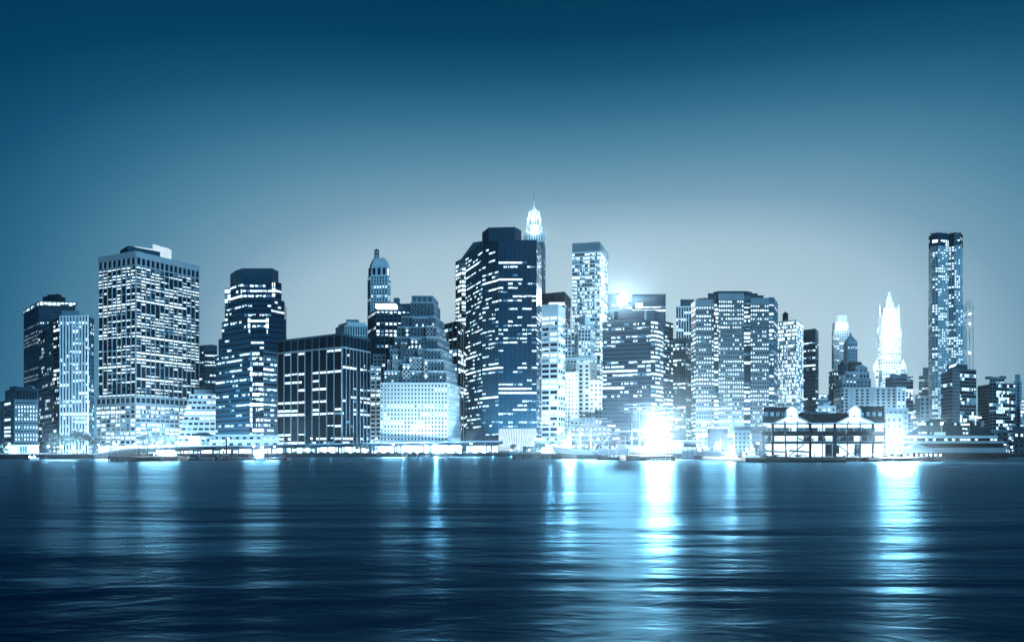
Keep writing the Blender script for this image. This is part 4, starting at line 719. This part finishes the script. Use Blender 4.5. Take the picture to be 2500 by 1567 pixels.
# ------------------------------------------------------------------ the pier hall with two glazed gables
D_ = 350; h = root('pier_hall', 'long pier hall with twin glowing glazed gables, a dark roof and three open lit floors', 'market hall')
zx = lambda y: Z(y, D_)
g0 = 1.85
SK = .42       # the hall's end walls run back at this slant
def sbox(mb, px0, px1, d0, d1, z0, z1, mt, k=None):
    k = SK if k is None else k; x0, x1 = X(px0,D_), X(px1,D_)
    mb.hexa([(x0+d0*k,D_+d0,z0),(x1+d0*k,D_+d0,z0),(x1+d1*k,D_+d1,z0),(x0+d1*k,D_+d1,z0),(x0+d0*k,D_+d0,z1),(x1+d0*k,D_+d0,z1),(x1+d1*k,D_+d1,z1),(x0+d1*k,D_+d1,z1)], mt)
def bx(name, px0, px1, y0, y1, d0, d1, mt, par=h):
    mb = MB(); sbox(mb, px0, px1, d0, d1, zx(y1), zx(y0), mt); return mb.build(name, par)
bx('back_wall', 1868, 2160, 1034, 1116.5, 9, 10, 'white_stone')
for y0, y1, pf in ((1052,1063,'black'), (1077,1083,'slate')): bx('floor_slab', 1859, 2163, y0, y1, 0, 26, pf)
bx('eave', 1861, 2162, 1031.5, 1034.5, -.4, 26, 'pale_stone')
# lit room fronts on each floor
r = random.Random(5)
for y0, y1, d in ((1036,1051,6), (1064,1076,5), (1084,1114,4)):
    n = 16
    for k in range(n):
        a = 1872+(2158-1872)*k/n; c = 1872+(2158-1872)*(k+.93)/n; dark = (r.random() < .16) or (y0 == 1064 and 10 <= k <= 14 and r.random() < .6)
        fr = bx('window', a, c, y0, y1, d, d+.3, 'glass' if dark else ('lit_full' if (y0 > 1040 or k % 4 == 3) else 'pale_glass'))
        if y0 < 1040: bx('light_band', a, c, 1036, 1042.5, d-.25, d-.05, 'lit_full', fr)
        if y0 < 1080:
            mb = MB()
            for j in range(1, 5): x = X(a+(c-a)*j/5, D_)+d*SK; mb.box(x-.06, x+.06, D_+d-.12, D_+d-.02, zx(y1), zx(y1-(y1-y0)*.5), 'slate')
            mb.box(X(a,D_)+d*SK, X(c,D_)+d*SK, D_+d-.12, D_+d-.03, zx(y1-(y1-y0)*.5)-.05, zx(y1-(y1-y0)*.5)+.05, 'slate'); mb.build('glazing_bar', fr)
for k in range(14):
    x = X(1880+k*21, D_)
    for z in (zx(1037), zx(1066), zx(1086)): light('lamp_light', (x, D_+1.8, z), 260, h, .3)
for px_ in (1862,1886,1918,1947,1978,2008,2038,2069,2100,2131,2160):
    big = px_ in (1886,1978,2038,2131); w_ = .5 if big else .16
    mb = MB(); x = X(px_, D_); mb.box(x-w_, x+w_, D_-.5 if big else D_-.2, D_+.4, g0-.05, zx(1034), 'black'); mb.build('column', h)
for y in (1051.5, 1076.5):      # railings with the heads of the crowd behind them left to the people
    mb = MB(); x0, x1 = X(1860,D_), X(2162,D_)
    mb.box(x0, x1, D_+.05, D_+.13, zx(y)+.95, zx(y)+1.02, 'dark')
    for k in range(90): x = x0+(x1-x0)*k/89; mb.box(x-.03, x+.03, D_+.06, D_+.11, zx(y)-.02, zx(y)+1, 'dark')
    mb.build('railing', h)
def roofbox(px0, px1, y_ridge, y_eave=1032, top0=1.0):
    mb = MB(); x0, x1 = X(px0,D_), X(px1,D_); z0, z1 = zx(y_eave), zx(y_ridge)
    yb = zx((y_ridge+y_eave)/2+5)
    for (ya, za), (yb_, zb_) in (((0,z0),(5,zx(1013))), ((5,zx(1013)),(5.3,z1)), ((5.3,z1),(13,z1+.6)), ((13,z1+.6),(26,z0))):
        mb.face([(x0+ya*SK,D_+ya,za),(x1+ya*SK,D_+ya,za),(x1+yb_*SK,D_+yb_,zb_),(x0+yb_*SK,D_+yb_,zb_)], 'black')
    for x in (x0, x1): mb.face([(x+q*SK,D_+q,zz) for q, zz in ((0,z0),(5,zx(1013)),(5.3,z1),(13,z1+.6),(26,z0))], 'black')
    o = mb.build('roof', h)
    return o
rf = [roofbox(1862,1925,993), roofbox(2096,2161,990.5)]
mb = MB(); x0, x1 = X(1925,D_), X(2096,D_); mb.face([(x0,D_,zx(1032)),(x1,D_,zx(1032)),(x1+4,D_+9,zx(1006)),(x0+4,D_+9,zx(1006))], 'black'); mb.face([(x0+4,D_+9,zx(1006)),(x1+4,D_+9,zx(1006)),(x1+11,D_+26,zx(1032)),(x0+11,D_+26,zx(1032))], 'black'); rm = mb.build('roof', h)
mb = MB(); mb.box(X(1980,D_), X(2040,D_), D_+8, D_+13, zx(1013), zx(1003), 'mid')
for k in range(16): x = X(1982+k*3.7, D_); mb.box(x-.08, x+.08, D_+7.85, D_+8, zx(1013), zx(1004), 'slate')
mb.build('skylight', rm)
for o_, xs in ((rf[0], (1871,1885,1900,1914)), (rf[1], (2107,2121.5,2137,2152))):
    for px_ in xs:
        mb = MB(); a, c = X(px_-4.4,D_)+4.7*.35, X(px_+4.4,D_)+4.7*.35; mb.box(a-.12, c+.12, D_+4.7, D_+5.25, zx(1015), zx(1003.5), 'dark'); mb.box(a, c, D_+4.6, D_+4.69, zx(1014.3), zx(1004.5), 'dim'); mb.build('dormer_window', o_)
def gable(cx_, yap):
    P_ = lambda dx, y, e: (X(cx_+dx, D_)+max(0,e)*SK, D_+e, zx(y)); o = None
    L_ = [(-47,1034),(-46,1031),(-15,1016),(-15,999),(0,yap),(15,999),(15,1016),(46,1031),(47,1034)]
    ins = [(-43,1034),(-42,1033),(-13.5,1019),(-13.5,1000.5),(0,yap+3.5),(13.5,1000.5),(13.5,1019),(42,1033),(43,1034)]
    mb = MB(); mb.face([P_(a,b,.2) for a, b in ins], 'lit_full'); g = mb.build('gable_glazing', h)
    mb = MB()       # the gable roof: shell running back from the gable
    for (a,b),(c,d),(e,f_),(p,q) in zip(L_, L_[1:], ins, ins[1:]):
        mb.face([P_(a,b,-1.3),P_(c,d,-1.3),P_(c,d,14),P_(a,b,14)], 'slate'); mb.face([P_(a,b,-1.3),P_(c,d,-1.3),P_(p,q,-1.3),P_(e,f_,-1.3)], 'pale_stone'); mb.face([P_(e,f_,-1.3),P_(p,q,-1.3),P_(p,q,.3),P_(e,f_,.3)], 'pale_stone')
    mb.build('gable_roof', h)
    for (a,b,c,d,r_) in ((-13,1002,0,1015.5,.09),(13,1002,0,1015.5,.09),(-13,1015.5,13,1015.5,.14),(0,1015.5,-14,1030,.08),(-29,1025,-14,1030,.1),(-14,1030,-14,1016,.1),(14,1030,14,1016,.1),(29,1025,14,1030,.1),(-28,1030,-14,1030,.08),(28,1030,14,1030,.08),(-41,1033.5,41,1033.5,.1)):
        mb = MB(); mb.tube(P_(a,b,-.1), P_(c,d,-.1), r_, r_, 'black', 4); mb.build('truss', g)
    for a in (-14, 0, 14): mb = MB(); mb.ball(P_(a, 1030 if a else 1015.5, -.25), .38, 'black', 6); mb.build('gusset', g)
    light('lamp_light', P_(0,1022,-1), 900, h, .5)
gable(1932, 988); gable(2085, 987)
for px_, y1 in ((1864,982),(1916,976),(2070,976),(2100,975),(2165,972)):
    mb = MB(); mb.tube((X(px_,D_),D_+1,zx(1031)), (X(px_,D_),D_+1,zx(y1)), .13, .06, 'slate', 5); mb.ball((X(px_,D_),D_+1,zx(y1)), .3, 'slate', 6); mb.build('flagpole', h)
for a, b_, c, d_ in ((1930,1112,1965,1084),(1950,1066,1976,1080),(2050,1084,2085,1112),(2042,1074,2064,1064)):
    mb = MB(); mb.hexa([(X(a,D_),D_+1,zx(b_)-.4),(X(c,D_),D_+1,zx(d_)-.4),(X(c,D_),D_+2.6,zx(d_)-.4),(X(a,D_),D_+2.6,zx(b_)-.4),(X(a,D_),D_+1,zx(b_)),(X(c,D_),D_+1,zx(d_)),(X(c,D_),D_+2.6,zx(d_)),(X(a,D_),D_+2.6,zx(b_))], 'grey_stone'); mb.build('stair_flight', h)
# planters and lamps along the edge of the pier
for k, px_ in enumerate((2045,2075,2105,2134,2152,2225,2238,2250,2262,2272,2284,2296)):
    o = root('pier_lamp', 'low globe lamp on the edge of the hall pier', 'lamp', 'globe lamps along the hall pier', (X(px_,336), 336, 1.9)); mb = MB(); mb.tube((0,0,-.05),(0,0,1.1),.07,.06,'dark',5); mb.build('pole', o); mb = MB(); mb.ball((0,0,1.25),.32,'lamp',8); mb.build('lamp_head', o); light('lamp_light', (0,-.5,1.2), 700, o, .3)
# big flare lamp on the pier corner
o = root('floodlight_mast', 'blinding floodlight mast at the right end of the pier hall', 'floodlight', None, (X(2184,345), 345, 1.85)); mb = MB(); mb.tube((0,0,-.05),(0,0,6.6),.16,.12,'steel',6); mb.build('pole', o)
mb = MB(); mb.box(-1.6,1.6,-.2,.2,6.3,7.7,'steel'); mb.build('bracket', o); mb = MB()
for k in range(4): mb.ball((-1.2+.8*k,-.5,7), .45, 'lamp', 8)
mb.build('lamp_head', o); glare((0,-2.5,6.5), 8e5, o, 8)
# tent, terminal building on the right
for px_, yt, yb, hw, lab in ((2236,1082,1093.5,27,'pale pointed tent on the right end of the hall pier'),):
    o = root('tent', lab, 'tent', None, (X(px_,350), 350, 1.85)); w_ = hw/F*350; zt, zb = Z(yt,350)-1.85, Z(yb,350)-1.85; mb = MB(); mb.prism([(-w_,-4),(w_,-4),(w_,4),(-w_,4)], zb, zt, 'concrete', [(-.1,-.1),(.1,-.1),(.1,.1),(-.1,.1)]); mb.build('canopy', o)
    for sx_ in (-1,-.35,.35,1): mb = MB(); mb.tube((w_*.96*sx_,-3.9,-.05),(w_*.96*sx_,-3.9,zb+.05),.1,.1,'steel',5); mb.build('pole', o)
    light('lamp_light', (0,-2,2.6), 1500, o, .4)
D_ = 480; tr = Bld('ferry_shed', 'long low streaked grey terminal shed with two white bands at the right shore')
def tb(name, px0, px1, y0, y1, d0, d1, mt): mb = MB(); sbox(mb, px0, px1, d0, d1, Z(y1,D_), Z(y0,D_), mt, .58); return mb.build(name, tr.root)
tb('roof_band', 2196, 2436, 1063, 1069, 0, 40, 'pale_stone'); tb('wall', 2205, 2448, 1069, 1076.5, 3, 39, 'slate'); tb('roof_band', 2200, 2452, 1076.5, 1081.5, -.3, 40, 'concrete'); tb('recess', 2206, 2452, 1081.5, 1092.5, 4, 39, 'dark'); tb('wall', 2204, 2457, 1092.5, 1105, 0, 40, 'grey_stone'); tb('base', 2202, 2459, 1105, 1122, .5, 40, 'black')
for k in range(24):
    a = 2212+k*9.4; tb('window', a, a+6.6, 1070, 1075.4, 2.9, 3.05, 'lit' if r.random() < .38 else 'glass')
tb('penthouse', 2280, 2309, 1054, 1061, 8, 18, 'pale_stone'); tr.done()
light('lamp_light', (X(2185,470), 466, 14), 14000, tr.root, 1)
D_ = 500; b = Bld('ferry_shed', 'dark steep-roofed market shed behind the streaked terminal shed')
mb = MB(); prof = [(2208,1063),(2273,1022),(2310,1022),(2318,1030),(2392,1032),(2398,1046),(2418,1047),(2420,1063)]
fr_ = [(X(a,D_), D_, Z(y,D_)) for a, y in prof]; bk_ = [(X(a,D_)+20, D_+34, Z(y,D_)) for a, y in prof]; mb.face(fr_, 'dark')
for i in range(len(prof)-1): mb.face([fr_[i], fr_[i+1], bk_[i+1], bk_[i]], 'slate')
mb.face(bk_[::-1], 'dark'); mb.build('wall', b.root)
for a, y, w_ in ((2240,1033,9),(2251,1033,9),(2272,1033,4),(2330,1033,4),(2346,1034,6),(2354,1034,6),(2362,1034,5),(2242,1054,4),(2250,1054,6),(2257,1054,5),(2271,1055,2),(2350,1044,4),(2357,1045,4),(2351,1055,4),(2358,1055,5),(2380,1033,3)):
    mb = MB(); mb.box(X(a,D_), X(a+w_,D_), D_-.15, D_-.05, Z(y+4,D_), Z(y,D_), 'lit_full' if w_ > 3 else 'lit'); mb.build('window', b.root)
for a, y0, y1, w_ in ((2264,1022,1016,14),(2394,1046,1036,6),(2402,1036,1026,8),(2380,1032,1024,7)): mb = MB(); mb.box(X(a,D_), X(a+w_,D_), D_+3, D_+8, Z(y0,D_)-1, Z(y1,D_), 'grey_stone'); mb.build('rooftop_unit', b.root)
b.done()
o = root('street_lamp', 'single bright lamp on a tall pole above the terminal shed roof', 'lamp', None, (X(2299,486), 486, 2.8)); mb = MB(); mb.tube((0,0,14), (0,0,Z(1034,486)-2.8), .14, .1, 'concrete', 5); mb.build('pole', o); mb = MB(); mb.ball((0,0,Z(1033,486)-2.8), .75, 'lamp', 8); mb.build('lamp_head', o); light('lamp_light', (0,-1,Z(1034,486)-2.8), 1500, o)
o = root('signal_gantry', 'thin T-shaped gantry with a strip of lamps on the shed roof', 'gantry', None, (X(2388,510), 510, 2.8)); mb = MB(); z1 = Z(1005,510)-2.8; mb.tube((0,0,12),(0,0,z1),.16,.12,'concrete',4); mb.tube((-3,0,z1+.8),(0,0,z1),.12,.12,'concrete',4); mb.tube((0,0,z1),(3,0,z1+.8),.12,.12,'concrete',4); mb.build('frame', o); mb = MB()
for k in range(5): mb.ball((-1.5+k*.8,-.3,Z(1019,510)-2.8),.4,'lamp',6)
mb.build('lamp', o)
# ------------------------------------------------------------------ people on the hall's open floors
def person_mesh(seed):
    r = random.Random(seed); prof = [(0,.09,.12,'cloth'),(.06,.1,.14,'cloth'),(.45,.09,.15,'cloth'),(.85,.12,.18,'cloth'),(1.0,.12,.17,'cloth'),(1.25,.13,.21,'cloth'),(1.42,.11,.2,'cloth'),(1.48,.06,.07,'skin'),(1.53,.06,.06,'skin'),(1.6,.1,.085,'skin'),(1.7,.1,.085,'skin'),(1.76,.06,.05,'cloth')]
    mb = MB(); n = 10; b = 0
    for z, ry, rx, mt in prof:
        for k in range(n): a = 2*math.pi*k/n; mb.v.append((rx*math.cos(a)*(1.0), ry*math.sin(a), z))
    for i in range(len(prof)-1):
        for k in range(n): mb.f.append((i*n+k, i*n+(k+1) % n, (i+1)*n+(k+1) % n, (i+1)*n+k)); mb.m.append(mb.mi(prof[i+1][3]))
    for s_ in (-1, 1):      # arms continue from the shoulders
        mb.tube((s_*.19,0,1.4), (s_*.25,-.04,1.1), .05, .042, 'cloth', 6); mb.tube((s_*.25,-.04,1.1), (s_*.2,-.2,.95+.05*r.random()), .04, .03, 'cloth', 6)
    return mb
pm = [person_mesh(k) for k in range(3)]; protos = []; k = 0; r = random.Random(3)
for y, n, rng in ((1052,26,(1864,2158)), (1077,24,(1866,2158)), (1116.6,14,(1900,2290))):
    for i in range(n):
        px_ = r.uniform(*rng); gl = y > 1100; lab = 'person in dark clothes standing on the ' + ('top floor behind the railing' if y < 1060 else 'middle floor behind the railing' if y < 1100 else 'pier edge by the water')+' of the pier hall'
        d = 350.8+r.random() if not gl else 341+r.random()*3
        loc = (X(px_,350), d, (Z(y,350) if not gl else 1.9)); kk = k % 3
        if k < 3: o = pm[kk].build('person'); protos.append(o)
        else: o = protos[kk].copy(); C.objects.link(o)
        o.location = loc; o.rotation_euler = (0,0,r.uniform(-.9,.9)); tag(o, lab, 'person', 'people on the ' + ('top' if y < 1060 else 'middle' if y < 1100 else 'ground')+' level of the pier hall'); k += 1
# cars on the quay
def car(loc, rz, first=[None]):
    lab = 'parked dark car under the elevated road'
    if first[0]: o = copy_tree(first[0])
    else:
        o = root('parked_car', lab, 'car', 'cars parked under the elevated road'); first[0] = o
        mb = MB(); mb.prism([(-2.2,-.85),(2.2,-.85),(2.2,.85),(-2.2,.85)], .3, .85, 'slate'); mb.prism([(-1.5,-.8),(1.2,-.8),(1.2,.8),(-1.5,.8)], .85, 1.45, 'glass', [(-1.0,-.65),(.6,-.65),(.6,.65),(-1.0,.65)]); mb.build('body', o)
        for sx_ in (-1.35,1.35):
            for sy_ in (-.86,.86): mb = MB(); mb.tube((sx_,sy_-.1,.32),(sx_,sy_+.1,.32),.32,.32,'black',10); mb.build('wheel', o)
    o.location = loc; o.rotation_euler = (0,0,rz)
r = random.Random(9)
for k in range(30):
    px_ = 700+k*20.5+r.uniform(-4,4); D2 = 563+(px_-700)/540*76+8; car((X(px_,D2), D2, 2.8), r.choice((0,0,.2,-.15)))

# ------------------------------------------------------------------ night haze
mh = bpy.data.materials.new('haze'); mh.use_nodes = True; M['haze'] = mh; ht_ = mh.node_tree; ht_.nodes.remove(ht_.nodes['Principled BSDF'])
pv = ht_.nodes.new('ShaderNodeVolumePrincipled'); pv.inputs['Color'].default_value = (.52,.8,1,1); pv.inputs['Density'].default_value = .000042; pv.inputs['Anisotropy'].default_value = .95
ht_.links.new(pv.outputs[0], ht_.nodes['Material Output'].inputs['Volume'])
mb = MB(); mb.box(-2200, 2200, -60, 2300, -3.2, 420, 'haze'); tag(mb.build('haze'), kind='stuff')

for px_, D2, z, pw, lab in ((392, 395, 7, 300000, 'floodlight added for river sheen at the ferry landing'), (640, 430, 7, 200000, 'floodlight added for river sheen by the launch'), (150, 470, 8, 90000, 'floodlight added for river sheen in the left park'), (1150, 640, 11, 60000, 'floodlight added for river sheen under the elevated road'), (1750, 480, 10, 400000, 'floodlight added for river sheen beside the lightship'), (1850, 420, 9, 260000, 'floodlight added for river sheen left of the pier hall'), (960, 600, 10, 110000, 'floodlight added for river sheen before the stepped stone tower'), (1460, 460, 12, 400000, 'floodlight added for river sheen between the two tall ships'), (280, 470, 9, 200000, 'floodlight added for river sheen at the root of the left pier'), (2190, 380, 9, 300000, 'floodlight added for river sheen on the hall pier behind the mast')):  # masts added only to lay a broad sheen on the water
    o = root('floodlight_mast', lab, 'floodlight', None, (X(px_,D2), D2, 0)); mb = MB(); mb.tube((0,0,-1),(0,0,z),.16,.12,'dark',6); mb.build('pole', o); mb = MB(); mb.box(-.8,.8,-.3,0,z-.2,z+.5,'steel'); mb.build('bracket', o); mb = MB()
    for k in (-.4,.4): mb.ball((k,-.35,z+.15),.3,'lamp',8)
    mb.build('lamp_head', o); glare((0,-2,z), pw, o, 10)
